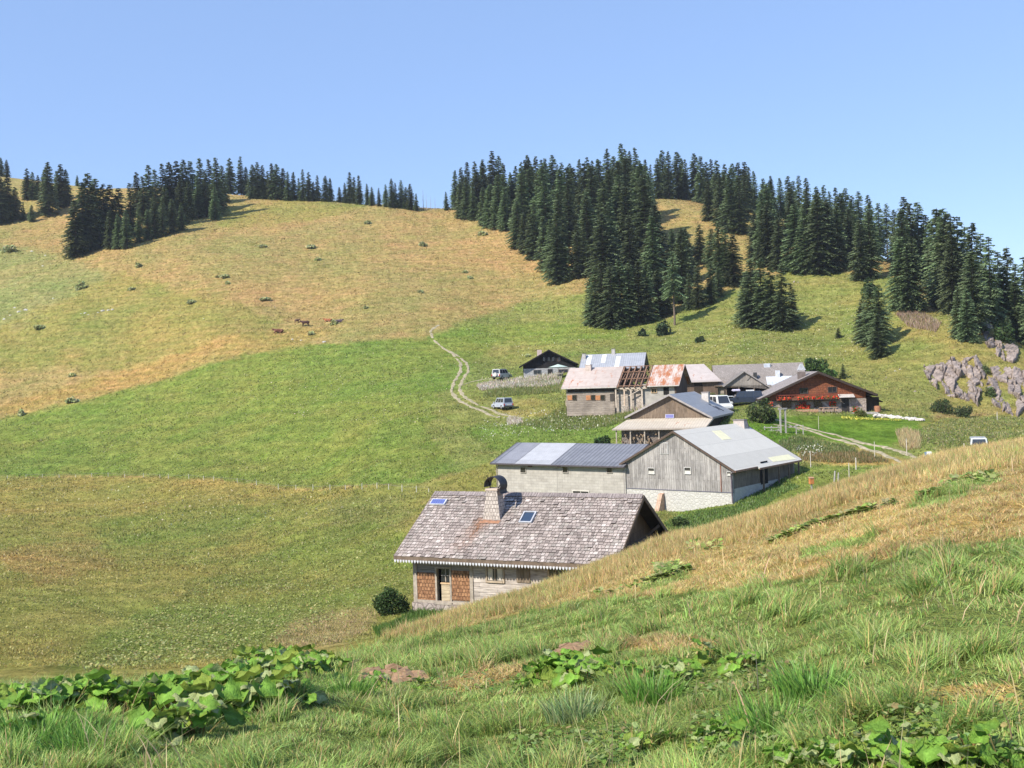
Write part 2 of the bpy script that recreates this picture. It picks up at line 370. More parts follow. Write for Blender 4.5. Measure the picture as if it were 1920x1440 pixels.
# ------------------------------------------------------------------ object helpers
def tag(o, label=None, cat=None, group=None, kind=None):
    if label: o['label'] = label
    if cat: o['category'] = cat
    if group: o['group'] = group
    if kind: o['kind'] = kind
    return o
def empty(name, loc=(0, 0, 0), rz=0.0, label=None, cat=None, group=None):
    o = bpy.data.objects.new(name, None); COL.objects.link(o); o.location = loc; o.rotation_euler = (0, 0, rz); o.empty_display_size = .3
    return tag(o, label, cat, group)
def np_mesh(name, V, Fc, loops=None, mat=None, colors=None, smooth=False):
    """V (n,3); Fc (m,k) faces with k corners each, or flat corner array with loops = corners per face"""
    me = bpy.data.meshes.new(name); V = np.ascontiguousarray(V, np.float32)
    me.vertices.add(len(V)); me.vertices.foreach_set('co', V.ravel())
    if loops is None: k = Fc.shape[1]; loops = np.full(len(Fc), k, np.int32); Fc = Fc.ravel()
    st = np.concatenate([[0], np.cumsum(loops)[:-1]]).astype(np.int32)
    me.loops.add(len(Fc)); me.loops.foreach_set('vertex_index', np.ascontiguousarray(Fc, np.int32))
    me.polygons.add(len(loops)); me.polygons.foreach_set('loop_start', st); me.polygons.foreach_set('loop_total', loops.astype(np.int32))
    if smooth: me.polygons.foreach_set('use_smooth', np.ones(len(loops), bool))
    me.update(calc_edges=True)
    if colors is not None:
        at = me.color_attributes.new('gcol', 'FLOAT_COLOR', 'POINT')
        c = np.ones((len(V), 4), np.float32); c[:, :3] = colors; at.data.foreach_set('color', c.ravel())
    if mat: me.materials.append(mat)
    return me
def link(name, me, parent=None):
    o = bpy.data.objects.new(name, me); COL.objects.link(o); o.parent = parent; return o

# ------------------------------------------------------------------ terrain sheet
def make_ground():
    az = np.concatenate([np.arange(-180, -60, 6.), np.arange(-60, -29, 1.), np.arange(-29, 29, .09), np.arange(29, 60, 1.), np.arange(60, 180.1, 6.)])
    a = np.radians(az); r = np.concatenate([[.3, .7, 1.2], np.exp(np.arange(math.log(1.8), math.log(560), .0098)), np.exp(np.arange(math.log(570), math.log(2400), .1))])
    A, Rr = np.meshgrid(a, r, indexing='ij'); X = (Rr*np.sin(A)).ravel(); Y = (Rr*np.cos(A)).ravel()
    zn, zf = surf(X, Y); Z = land(X, Y); near = (zn > zf)
    na, nr = len(a), len(r)
    colr = np.empty((len(X), 3)); ok = Y > 1
    colr[:] = C_NEAR; colr[ok] = ground_color(X[ok], Y[ok], Z[ok], near[ok])
    i = np.arange(na-1)[:, None]*nr + np.arange(nr-1)[None, :]; i = i.ravel()
    Fc = np.stack([i, i+nr, i+nr+1, i+1], 1)[:, ::-1]
    me = np_mesh('hillside', np.stack([X, Y, Z], 1), Fc, mat=m_ground(), colors=colr, smooth=True)
    o = link('hillside_ground', me); tag(o, kind='structure')
make_ground()

# ------------------------------------------------------------------ mesh builder for buildings
class MB:
    def __init__(s): s.v = []; s.f = []; s.g = []
    def add(s, vs, fs):
        s.g.append((len(s.v), len(s.f))); n = len(s.v); s.v += [tuple(v) for v in vs]; s.f += [tuple(i+n for i in f) for f in fs]; return s
    def prism(s, pts, off):                        # flat outline pushed along off
        n = len(pts); p = [Vector(q) for q in pts]; off = Vector(off)
        nn = Vector((0, 0, 0))
        for i in range(n): nn += p[i].cross(p[(i+1) % n])
        if nn.dot(off) > 0: p = p[::-1]
        q = [a+off for a in p]
        return s.add(p+q, [tuple(range(n)), tuple(range(2*n-1, n-1, -1))]+[(i, n+i, n+(i+1) % n, (i+1) % n) for i in range(n)])
    def box(s, x0, x1, y0, y1, z0, z1):
        return s.prism([(x0, y0, z0), (x1, y0, z0), (x1, y1, z0), (x0, y1, z0)], (0, 0, z1-z0))
    def bar(s, a, b, w, h=None, up=(0, 0, 1)):
        a = Vector(a); b = Vector(b); d = (b-a).normalized(); h = h or w
        u = Vector(up)
        if abs(d.dot(u)) > .98: u = Vector((0, 1, 0))
        r = d.cross(u).normalized(); u = r.cross(d)
        return s.prism([a-r*w/2-u*h/2, a+r*w/2-u*h/2, a+r*w/2+u*h/2, a-r*w/2+u*h/2], b-a)
    def tube(s, a, b, r0, r1=None, n=10, cap=True):
        a = Vector(a); b = Vector(b); r1 = r0 if r1 is None else r1; d = (b-a).normalized()
        u = Vector((0, 0, 1)) if abs(d.z) < .9 else Vector((1, 0, 0)); x = d.cross(u).normalized(); y = d.cross(x)
        v = []
        for c, rr in ((a, r0), (b, r1)):
            v += [c+(x*math.cos(t*2*math.pi/n)+y*math.sin(t*2*math.pi/n))*rr for t in range(n)]
        f = [(i, (i+1) % n, n+(i+1) % n, n+i) for i in range(n)]
        if cap: f += [tuple(range(n-1, -1, -1)), tuple(range(n, 2*n))]
        return s.add(v, f)
    def blob(s, c, rad, seed=0, amp=.15, sub=2, squash=(1, 1, 1), flat=0):
        bm = bmesh.new(); bmesh.ops.create_icosphere(bm, subdivisions=sub, radius=1)
        rr = random.Random(seed); ph = [rr.uniform(0, 6) for _ in range(6)]
        for v in bm.verts:
            p = v.co.copy(); k = 1+amp*(math.sin(3*p.x+ph[0])*math.sin(4*p.y+ph[1])+.6*math.sin(7*p.z+ph[2]+3*p.x)+.5*math.sin(9*p.y+ph[3]))
            v.co = Vector((p.x*squash[0], p.y*squash[1], p.z*squash[2]))*k*rad+Vector(c)
        s.add([v.co for v in bm.verts], [tuple(v.index for v in f.verts) for f in bm.faces]); bm.free(); return s
    def each(s, name, mat, parent=None, **k):
        g = s.g+[(len(s.v), len(s.f))]; out = []
        for (a, b), (c, d) in zip(g[:-1], g[1:]):
            m = MB(); m.v = s.v[a:c]; m.f = [tuple(i-a for i in f) for f in s.f[b:d]]; out.append(m.build(name, mat, parent, **k))
        return out
    def build(s, name, mat, parent=None, smooth=False, bevel=0):
        me = bpy.data.meshes.new(name); me.from_pydata(s.v, [], s.f)
        bm = bmesh.new(); bm.from_mesh(me); bmesh.ops.recalc_face_normals(bm, faces=bm.faces[:])
        if bevel: bmesh.ops.bevel(bm, geom=bm.edges[:], offset=bevel, segments=2, affect='EDGES', clamp_overlap=True)
        uvl = bm.loops.layers.uv.new('UVMap')
        for f in bm.faces:
            n = f.normal
            if abs(n.z) > .985: u = Vector((1, 0, 0)); v = Vector((0, 1, 0))
            else: u = Vector((0, 0, 1)).cross(n).normalized(); v = n.cross(u)
            for l in f.loops: l[uvl].uv = (l.vert.co.dot(u), l.vert.co.dot(v))
            f.smooth = smooth
        bm.to_mesh(me); bm.free()
        if mat: me.materials.append(mat)
        return link(name, me, parent)
def clip(poly, axis, val, keep_above):
    out = []; n = len(poly)
    for i in range(n):
        a = poly[i]; b = poly[(i+1) % n]; da = (a[axis]-val)*(1 if keep_above else -1); db = (b[axis]-val)*(1 if keep_above else -1)
        if da >= 0: out.append(a)
        if (da > 0 and db < 0) or (da < 0 and db > 0):
            t = da/(da-db); out.append(tuple(a[k]+t*(b[k]-a[k]) for k in range(len(a))))
    return out
class House:
    """local frame: x along the ridge, -y front, z up from the base; ridge starts at x = 0, y = 0"""
    def __init__(s, name, label, X, Y, ridge, yaw, L, hf, df, hb, db, base, of=.7, ob=.7, o0=.7, o1=.7, th=.14, cat='house'):
        s.loc = Vector((X, Y, base)); s.yaw = R(yaw); s.e = empty(name, s.loc, s.yaw, label, cat)
        s.L = L; s.hf = hf; s.df = df; s.hb = hb; s.db = db; s.H = ridge-base; s.th = th
        s.wf = hf-of; s.wb = hb-ob; s.x0 = o0; s.x1 = L-o1
        H = s.H; lf = math.hypot(hf, df); lb = math.hypot(hb, db)
        s.lf = lf; s.lb = lb
        s.P = {'front': ((0, -s.wf, 0), (1, 0, 0), (0, 0, 1), (0, -1, 0)), 'back': ((L, s.wb, 0), (-1, 0, 0), (0, 0, 1), (0, 1, 0)),
               'g0': ((s.x0, 0, 0), (0, -1, 0), (0, 0, 1), (-1, 0, 0)), 'g1': ((s.x1, 0, 0), (0, 1, 0), (0, 0, 1), (1, 0, 0)),
               'rf': ((0, -hf, H-df), (1, 0, 0), (0, hf/lf, df/lf), (0, -df/lf, hf/lf)), 'rb': ((0, hb, H-db), (1, 0, 0), (0, -hb/lb, db/lb), (0, db/lb, hb/lb))}
        s.P = {k: tuple(Vector(q) for q in v) for k, v in s.P.items()}
    def roof(s, mf, mb=None, side='both', name='roof', x0=0, x1=None, ext=0):
        H, th = s.H, s.th; x1 = s.L if x1 is None else x1
        res = []
        for sd, h, d, m in (('f', s.hf, s.df, mf), ('b', s.hb, s.db, mb or mf)):
            if side != 'both' and side != sd: continue
            y = -h if sd == 'f' else h; e = -.003 if sd == 'f' else .003
            res.append(MB().prism([(x0, e, H), (x0, y, H-d), (x0, y, H-d-th), (x0, e, H-th)], (x1-x0, 0, 0)).build(name, m, s.e))
        return res
    def under(s, y): return s.H-s.th-.02 + (y*s.df/s.hf if y < 0 else -y*s.db/s.hb)
    def outline(s, zlo=-1.5, zhi=None, yl=None, yr=None):
        p = [(-s.wf, zlo), (s.wb, zlo), (s.wb, s.under(s.wb)), (0, s.under(0)), (-s.wf, s.under(-s.wf))]
        if zhi is not None: p = clip(p, 1, zhi, False)
        if yl is not None: p = clip(p, 0, yl, True)
        if yr is not None: p = clip(p, 0, yr, False)
        return p
    def gable(s, which, m, zlo=-1.5, zhi=None, yl=None, yr=None, proud=0, t=.22, name='wall'):
        x = s.x0-proud if which == 'g0' else s.x1+proud
        return MB().prism([(x, y, z) for y, z in s.outline(zlo, zhi, yl, yr)], (t if which == 'g0' else -t, 0, 0)).build(name, m, s.e)
    def side(s, which, m, zlo=-1.5, zhi=None, x0=None, x1=None, t=.2, name='wall', proud=0):
        x0 = s.x0+.225 if x0 is None else x0; x1 = s.x1-.225 if x1 is None else x1
        y = -s.wf-proud if which == 'front' else s.wb+proud; zt = s.under(y)-.02 if zhi is None else zhi
        y1 = y+t if which == 'front' else y-t
        return MB().box(x0, x1, min(y, y1), max(y, y1), zlo, zt).build(name, m, s.e)
    def uv(s, pl, px, py):
        o, a, b, n = s.P[pl]; dx, dz = ray(px, py); rot = Matrix.Rotation(-s.yaw, 3, 'Z')
        d = rot @ Vector((dx, 1, dz)); c = rot @ (-s.loc)
        t = (o-c).dot(n)/d.dot(n); p = c+d*t-o
        return p.dot(a), p.dot(b)
    def pt(s, pl, a, b, n=0.0):
        o, A, B, N = s.P[pl]; return o+A*a+B*b+N*n
    def slab(s, mb, pl, a0, a1, b0, b1, n0, n1):
        return mb.prism([s.pt(pl, a0, b0, n0), s.pt(pl, a1, b0, n0), s.pt(pl, a1, b1, n0), s.pt(pl, a0, b1, n0)], s.P[pl][3]*(n1-n0))
    def rect(s, pl, x0, y0, x1, y1):               # pixel box -> plane box
        p = [s.uv(pl, x, y) for x, y in ((x0, y0), (x1, y0), (x0, y1), (x1, y1))]
        a0 = (p[0][0]+p[2][0])/2; a1 = (p[1][0]+p[3][0])/2; b1 = (p[0][1]+p[1][1])/2; b0 = (p[2][1]+p[3][1])/2
        return min(a0, a1), max(a0, a1), b0, b1
    def window(s, pl, box, mf, mg, mull=(1, 1), fw=.07, name='window', curtain=None):
        a0, a1, b0, b1 = box; f = MB()
        s.slab(f, pl, a0-fw, a0, b0-fw, b1+fw, 0, .07); s.slab(f, pl, a1, a1+fw, b0-fw, b1+fw, 0, .07)
        s.slab(f, pl, a0, a1, b1, b1+fw, 0, .07); s.slab(f, pl, a0, a1, b0-fw, b0, 0, .09)
        for i in range(1, mull[0]): c = a0+(a1-a0)*i/mull[0]; s.slab(f, pl, c-.02, c+.02, b0, b1, .012, .05)
        for i in range(1, mull[1]): c = b0+(b1-b0)*i/mull[1]; s.slab(f, pl, a0, a1, c-.02, c+.02, .012, .046)
        w = f.build(name, mf, s.e); s.slab(MB(), pl, a0, a1, b0, b1, .002, .01).build('pane', mg, w)
        if curtain:
            c = MB(); s.slab(c, pl, a0+.03, a0+(a1-a0)*.35, b0+.03, b1, .011, .016); s.slab(c, pl, a1-(a1-a0)*.35, a1-.03, b0+.03, b1, .011, .016); c.build('curtain', curtain, w)
        return w
    def fascia(s, m, w=.2, t=.05, ends=(0, 1), eaves=True):
        mb = MB(); H = s.H
        for x in ends:
            xx = -t-.003 if x == 0 else s.L+.003
            for h, d, sg in ((s.hf, s.df, -1), (s.hb, s.db, 1)):
                mb.prism([(xx, sg*.004, H+.02), (xx, sg*h, H-d+.02), (xx, sg*h, H-d-w), (xx, sg*.004, H-w)], (t, 0, 0))
        if eaves:
            mb.box(0, s.L, -s.hf-t, -s.hf-.003, H-s.df-w, H-s.df+.01); mb.box(0, s.L, s.hb+.003, s.hb+t, H-s.db-w, H-s.db+.01)
        return mb.each('fascia', m, s.e)

GREYWOOD = m_plank((.20, .185, .18), (.46, .44, .43), (.04, .032, .03), .22, streak=.55)
DARKWOOD = m_plank((.045, .032, .025), (.075, .055, .042), (.012, .01, .01), .2)
BROWNWOOD = m_plank((.17, .12, .085), (.26, .20, .15), (.04, .03, .025), .16)
BEAM = m_plain((.16, .12, .09), .9, .4, 4.0)
PALEBEAM = m_plain((.38, .33, .28), .9, .35, 4.0)
DARK = m_plain((.012, .011, .011), .95, .3)
GLASS = m_glass()
RUSTM = m_plain((.30, .12, .055), .85, .5, 2.0)

# ------------------------------------------------------------------ nearest chalet, shingle roof
def near_cabin():
    base = -11.9
    h = House('shingled_chalet', 'nearest wooden chalet, grey shingle roof with round topped chimney, half hidden by dry grass', -4.45, 58.97, -6.16, -23.9, 11.95, 4.64, 2.75, 4.85, 2.80, base, of=.8, ob=.8, o0=.65, o1=.75, cat='chalet')
    uc, c0v = h.uv('rf', 921, 975)
    SH = m_shingle((.12, .098, .085), (.42, .365, .325), (.02, .016, .013), .21, .23, .25, stain=(uc-1.35, uc+.25, h.uv('rf', 921, 980)[1]+((h.H-h.df)*h.df-h.hf**2)/h.lf, (.40, .17, .08)))
    h.roof(m_plain((.05, .042, .038), .95))
    g = np.random.default_rng(12); V, C = [], []; row = .235; N = h.P['rf'][3]; v = -.03; k = 0
    pal = np.array([(.35, .298, .275), (.29, .245, .225), (.22, .185, .17), (.42, .37, .345), (.31, .275, .25)])*1.12
    while v < h.lf-.1:
        u = -.02-g.uniform(0, .2)
        while u < h.L+.01:
            w = g.uniform(.12, .27); a, b_ = max(u, -.02), min(u+w-.022, h.L+.02)
            if b_-a > .03:
                j = g.normal(0, .012); top = min(v+row*1.35, h.lf-.01); tl = g.uniform(.034, .055)+(g.uniform(.01, .04) if g.uniform() < .07 else 0)
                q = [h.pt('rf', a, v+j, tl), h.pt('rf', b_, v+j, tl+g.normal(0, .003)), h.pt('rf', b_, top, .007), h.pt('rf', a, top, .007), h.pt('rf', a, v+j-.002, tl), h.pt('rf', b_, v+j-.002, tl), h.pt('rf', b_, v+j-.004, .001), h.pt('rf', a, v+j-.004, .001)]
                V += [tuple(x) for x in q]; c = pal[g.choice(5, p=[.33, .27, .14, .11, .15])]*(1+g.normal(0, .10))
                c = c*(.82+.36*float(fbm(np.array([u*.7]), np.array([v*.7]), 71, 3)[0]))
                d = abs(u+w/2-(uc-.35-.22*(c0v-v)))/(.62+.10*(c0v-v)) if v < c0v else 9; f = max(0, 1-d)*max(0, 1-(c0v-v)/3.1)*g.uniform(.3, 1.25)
                c = c*(1-min(1, f))+np.array([.27, .13, .065])*min(1, f); C += [c]*4+[c*.16]*4  # butt ends coloured dark, painting in the shadow line below each course
            u += w
        v += row; k += 1
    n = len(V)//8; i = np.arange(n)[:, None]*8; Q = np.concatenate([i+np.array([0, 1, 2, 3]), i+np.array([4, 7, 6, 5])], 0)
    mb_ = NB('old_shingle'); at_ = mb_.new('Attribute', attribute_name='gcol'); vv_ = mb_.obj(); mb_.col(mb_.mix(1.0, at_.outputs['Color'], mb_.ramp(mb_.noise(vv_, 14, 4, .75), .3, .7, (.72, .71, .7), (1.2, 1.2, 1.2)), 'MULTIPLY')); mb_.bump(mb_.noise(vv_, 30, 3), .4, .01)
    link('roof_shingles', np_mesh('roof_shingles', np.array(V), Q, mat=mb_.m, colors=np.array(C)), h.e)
    # ridge boards, lapped
    cap = MB(); rr = random.Random(3); x = 0
    while x < h.L-.1:
        w = rr.uniform(.13, .2); x1 = min(x+w-.01, h.L); j = rr.uniform(0, .05); lift = rr.uniform(.05, .065)
        cap.prism([h.pt('rf', x, h.lf-.30-j, lift), h.pt('rf', x1, h.lf-.30-j, lift), h.pt('rf', x1, h.lf+.03, lift), h.pt('rf', x, h.lf+.03, lift)], h.P['rf'][3]*.02)
        x += w
    cap.prism([h.pt('rb', 0, h.lb-.3, .003), h.pt('rb', h.L, h.lb-.3, .003), h.pt('rb', h.L, h.lb, .003), h.pt('rb', 0, h.lb, .003)], h.P['rb'][3]*.03)
    cap.build('ridge_cap', m_plank((.24, .20, .19), (.36, .31, .30), (.06, .05, .05), .15), h.e)
    h.fascia(BEAM, .22)
    # scalloped valance below the front eave
    v = MB(); x = .02
    zt = h.H-h.df-.2
    while x < h.L-.1:
        v.prism([(x, -h.hf-.075, zt+.03), (x+.11, -h.hf-.075, zt+.03), (x+.11, -h.hf-.075, zt-.04), (x+.055, -h.hf-.075, zt-.13), (x, -h.hf-.075, zt-.04)], (0, .018, 0)); x += .165
    v.build('scalloped_trim', m_plain((.55, .56, .60), .7, .2), h.e)
    WHITEPL = m_plank((.34, .29, .26), (.62, .56, .52), (.10, .07, .055), .24, vertical=False, streak=.7)
    GREYH = m_plank((.30, .28, .27), (.42, .39, .36), (.08, .07, .06), .2, vertical=False)
    ORSH = m_shingle((.15, .065, .035), (.44, .24, .13), (.025, .014, .01), .17, .19, .35)
    x0 = h.x0; A = lambda x, y: h.uv('front', x, y)
    dl, dr, db, dt = h.rect('front', 820, 1066, 844, 1128)
    # wall built round the open doorway
    h.side('front', ORSH, A(795, 1124)[1], A(795, 1073)[1], x0+.2, dl-.1, name='shingle_cladding', proud=.03)
    zs = A(795, 1073)[1]; ztop = h.under(-h.wf)-.02
    pr = A(885, 1100)[0]; zb = A(795, 1124)[1]; zg = A(795, 1131)[1]
    h.side('front', ORSH, A(862, 1126)[1], A(862, 1070)[1], dr+.1, pr-.12, name='shingle_cladding', proud=.03)
    mb = MB(); yw = -h.wf
    mb.box(x0, dl-.1, yw, yw+.2, zb-.14, ztop); mb.box(dr+.1, pr, yw, yw+.2, zb-.14, ztop); mb.box(dl-.1, dr+.1, yw, yw+.2, dt+.1, ztop)
    mb.build('wall', GREYH, h.e)
    h.side('front', WHITEPL, -1, None, pr+.002, h.x1, name='wall')
    mb = MB(); mb.box(x0-.02, x0+.2, yw-.05, yw+.18, zb-.14, ztop); mb.box(pr-.1, pr+.08, yw-.05, yw-.002, zb-.1, ztop)
    mb.box(x0, pr, yw-.06, yw-.002, zb-.14, zb-.005); mb.each('corner_post', PALEBEAM, h.e)
    MB().box(x0-.1, h.x1, yw-.1, yw+.25, -1.5, zb-.145).build('stone_footing', m_rubble((.30, .25, .23), (.46, .40, .37), (.14, .11, .10), 3.5), h.e)
    fr = MB(); fr.box(dl-.1, dl, yw-.05, yw+.22, db-.02, dt+.1); fr.box(dr, dr+.1, yw-.05, yw+.22, db-.02, dt+.1); fr.box(dl, dr, yw-.05, yw+.22, dt, dt+.1); fr.box(dl-.12, dr+.12, yw-.12, yw+.22, db-.14, db-.021)
    fr.build('door_frame', PALEBEAM, h.e)
    dw = MB(); dm = dl+(dr-dl)*.3
    dw.box(dm, dr-.005, yw+.02, yw+.07, db+.03, db+(dt-db)*.53); d = dw.build('door', m_plank((.52, .40, .27), (.70, .58, .42), (.2, .14, .09), .2, vertical=False), h.e)
    MB().box(dm-.03, dr-.005, yw-.02, yw+.11, db+(dt-db)*.53+.003, db+(dt-db)*.53+.07).build('ledge', m_plain((.6, .42, .25), .7), d)
    gl = MB(); gl.box(dm, dr-.005, yw+.04, yw+.06, db+(dt-db)*.6, dt-.01); g = gl.build('door_window', m_glass((.03, .035, .04)), h.e)
    mu = MB(); c = (dm+dr)/2; mu.box(c-.025, c+.025, yw+.015, yw+.038, db+(dt-db)*.6, dt-.01); mu.box(dm, dr-.01, yw+.018, yw+.038, db+(dt-db)*.78, db+(dt-db)*.8); mu.build('mullion', PALEBEAM, g)
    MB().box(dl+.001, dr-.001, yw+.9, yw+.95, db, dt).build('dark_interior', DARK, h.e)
    h.window('front', h.rect('front', 914, 1066, 943, 1089), m_plain((.42, .34, .26), .8), m_glass((.06, .06, .06)), (2, 1), .09, curtain=m_plain((.62, .56, .48), .9))
    sb = h.rect('front', 969, 1061, 994, 1092); c = (sb[0]+sb[1])/2; m2 = MB(); h.slab(m2, 'front', sb[0], c-.01, sb[2], sb[3], .002, .06); h.slab(m2, 'front', c+.01, sb[1], sb[2], sb[3], .002, .06)
    m2.each('shutter', m_plank((.26, .20, .15), (.36, .29, .22), (.07, .05, .04), .15), h.e)
    h.window('front', h.rect('front', 1030, 1064, 1056, 1092), m_plain((.42, .34, .26), .8), m_glass((.06, .06, .06)), (2, 1), .09)
    # gables and back
    GB = m_plank((.13, .09, .06), (.21, .15, .10), (.03, .02, .016), .2)
    h.gable('g1', GB); h.gable('g0', GREYWOOD); h.side('back', GREYH)
    bs = MB()
    for t in (-.62, .62): bs.bar((h.x1+.02, t*h.hf*.93, h.under(-abs(t)*h.hf)-.6), (h.L-.05, t*h.hf, h.under(-abs(t)*h.hf)-.05), .14)
    bs.bar((h.x1+.05, -h.wf, h.under(-h.wf)-.15), (h.x1+.05, h.wb, h.under(-h.wf)-.15), .2); bs.each('gable_beam', BEAM, h.e)
    raf = MB()
    for k in range(18):
        x = .4+k*(h.L-.8)/17; raf.bar((x, -h.hf+.02, h.H-h.df-h.th-.07), (x, -h.wf+.01, h.under(-h.wf)-.05), .09, .12)
    raf.each('rafter', BEAM, h.e)
    # chimney: shingled tapering shaft with a curved sheet-metal cowl
    c0 = h.uv('rf', 921, 975); p = h.pt('rf', *c0); cx, cy = p.x+.02, p.y+.42; zr = p.z
    tl = c0[0]-h.uv('rf', 904, 975)[0]
    top = zr+1.52; mb = MB(); a, b = .52, .30
    lo = [(cx-a, cy-.45, zr-.15), (cx+a, cy-.45, zr-.15), (cx+a, cy+.5, zr-.15), (cx-a, cy+.5, zr-.15)]; hi = [(cx-b, cy-.30, top), (cx+b, cy-.30, top), (cx+b, cy+.32, top), (cx-b, cy+.32, top)]
    mb.add(lo+hi, [(0, 1, 5, 4), (1, 2, 6, 5), (2, 3, 7, 6), (3, 0, 4, 7), (4, 5, 6, 7), (3, 2, 1, 0)])
    ch = mb.build('chimney', m_shingle((.36, .31, .28), (.55, .48, .44), (.10, .08, .07), .16, .2, .2), h.e)
    MB().box(cx-b-.05, cx+b+.05, cy-.35, cy+.37, top+.002, top+.1).build('chimney_cap', m_plain((.55, .45, .38), .8), ch)
    cw = MB(); n = 20; rad = .47; zc = top+.26
    prof = [(rad*math.cos(t), rad*math.sin(t)) for t in [math.pi*1.06-(math.pi*1.22)*i/n for i in range(n+1)]]
    prof = [(x+.10, z) for x, z in prof]; prof += [(prof[-1][0]+.02, prof[-1][1]-.14), (prof[-1][0]+.12, prof[-1][1]-.20)]
    for i in range(len(prof)-1):
        (xa, za), (xb, zb2) = prof[i], prof[i+1]
        cw.prism([(cx+xa, cy-.42, zc+za), (cx+xb, cy-.42, zc+zb2), (cx+xb*.965, cy-.42, zc+zb2*.965), (cx+xa*.965, cy-.42, zc+za*.965)], (0, .9, 0))
    cw.build('cowl', m_plain((.055, .05, .055), .55, .4, 3, .5), ch)
    st = MB(); st.bar((cx-.2, cy, top+.1), (cx-.34, cy, zc+.42), .04); st.bar((cx+.25, cy, top+.1), (cx+.5, cy, zc+.2), .04); st.each('cowl_strut', DARK, ch)
    MB().prism([h.pt('rf', c0[0]-.55, c0[1]-.32, .03), h.pt('rf', c0[0]+.55, c0[1]-.32, .03), h.pt('rf', c0[0]+.58, c0[1]+.02, .004), h.pt('rf', c0[0]-.58, c0[1]+.02, .004)], h.P['rf'][3]*.02).build('flashing', m_plain((.33, .17, .10), .7, .4, 6), ch)
    # skylight, solar panel
    p = [h.uv('rf', x, y) for x, y in ((985, 963), (1005, 962), (995, 981), (976, 981))]; u0 = (p[0][0]+p[3][0])/2; u1 = (p[1][0]+p[2][0])/2; v0 = p[2][1]; v1 = p[0][1]
    s_ = MB()
    for q in ((u0-.07, u0, v0-.07, v1+.07), (u1, u1+.07, v0-.07, v1+.07), (u0, u1, v1, v1+.07), (u0, u1, v0-.07, v0)): h.slab(s_, 'rf', q[0], q[1], q[2], q[3], 0, .13)
    sk = s_.build('skylight', m_plain((.42, .43, .47), .5), h.e); h.slab(MB(), 'rf', u0, u1, v0, v1, .02, .09).build('pane', m_glass((.03, .05, .09)), sk)
    p = [h.uv('rf', x, y) for x, y in ((806, 939), (836, 940), (831, 948), (803, 948))]; u0, u1, v0, v1 = p[3][0]+.1, p[2][0]+.1, p[2][1], p[0][1]
    s_ = MB(); h.slab(s_, 'rf', u0, u1, v0-.03, v1+.03, .03, .13); sp = s_.build('solar_panel', m_plain((.55, .57, .62), .4), h.e)
    c = MB(); nn = 6
    for i in range(nn):
        for j in range(3): h.slab(c, 'rf', u0+.05+(u1-u0-.1)*i/nn, u0+.05+(u1-u0-.1)*(i+.93)/nn, v0+(v1-v0)*j/3, v0+(v1-v0)*(j+.93)/3, .131, .137)
    c.build('solar_cell', m_glass((.10, .13, .36)), sp)
    return h
near_cabin()

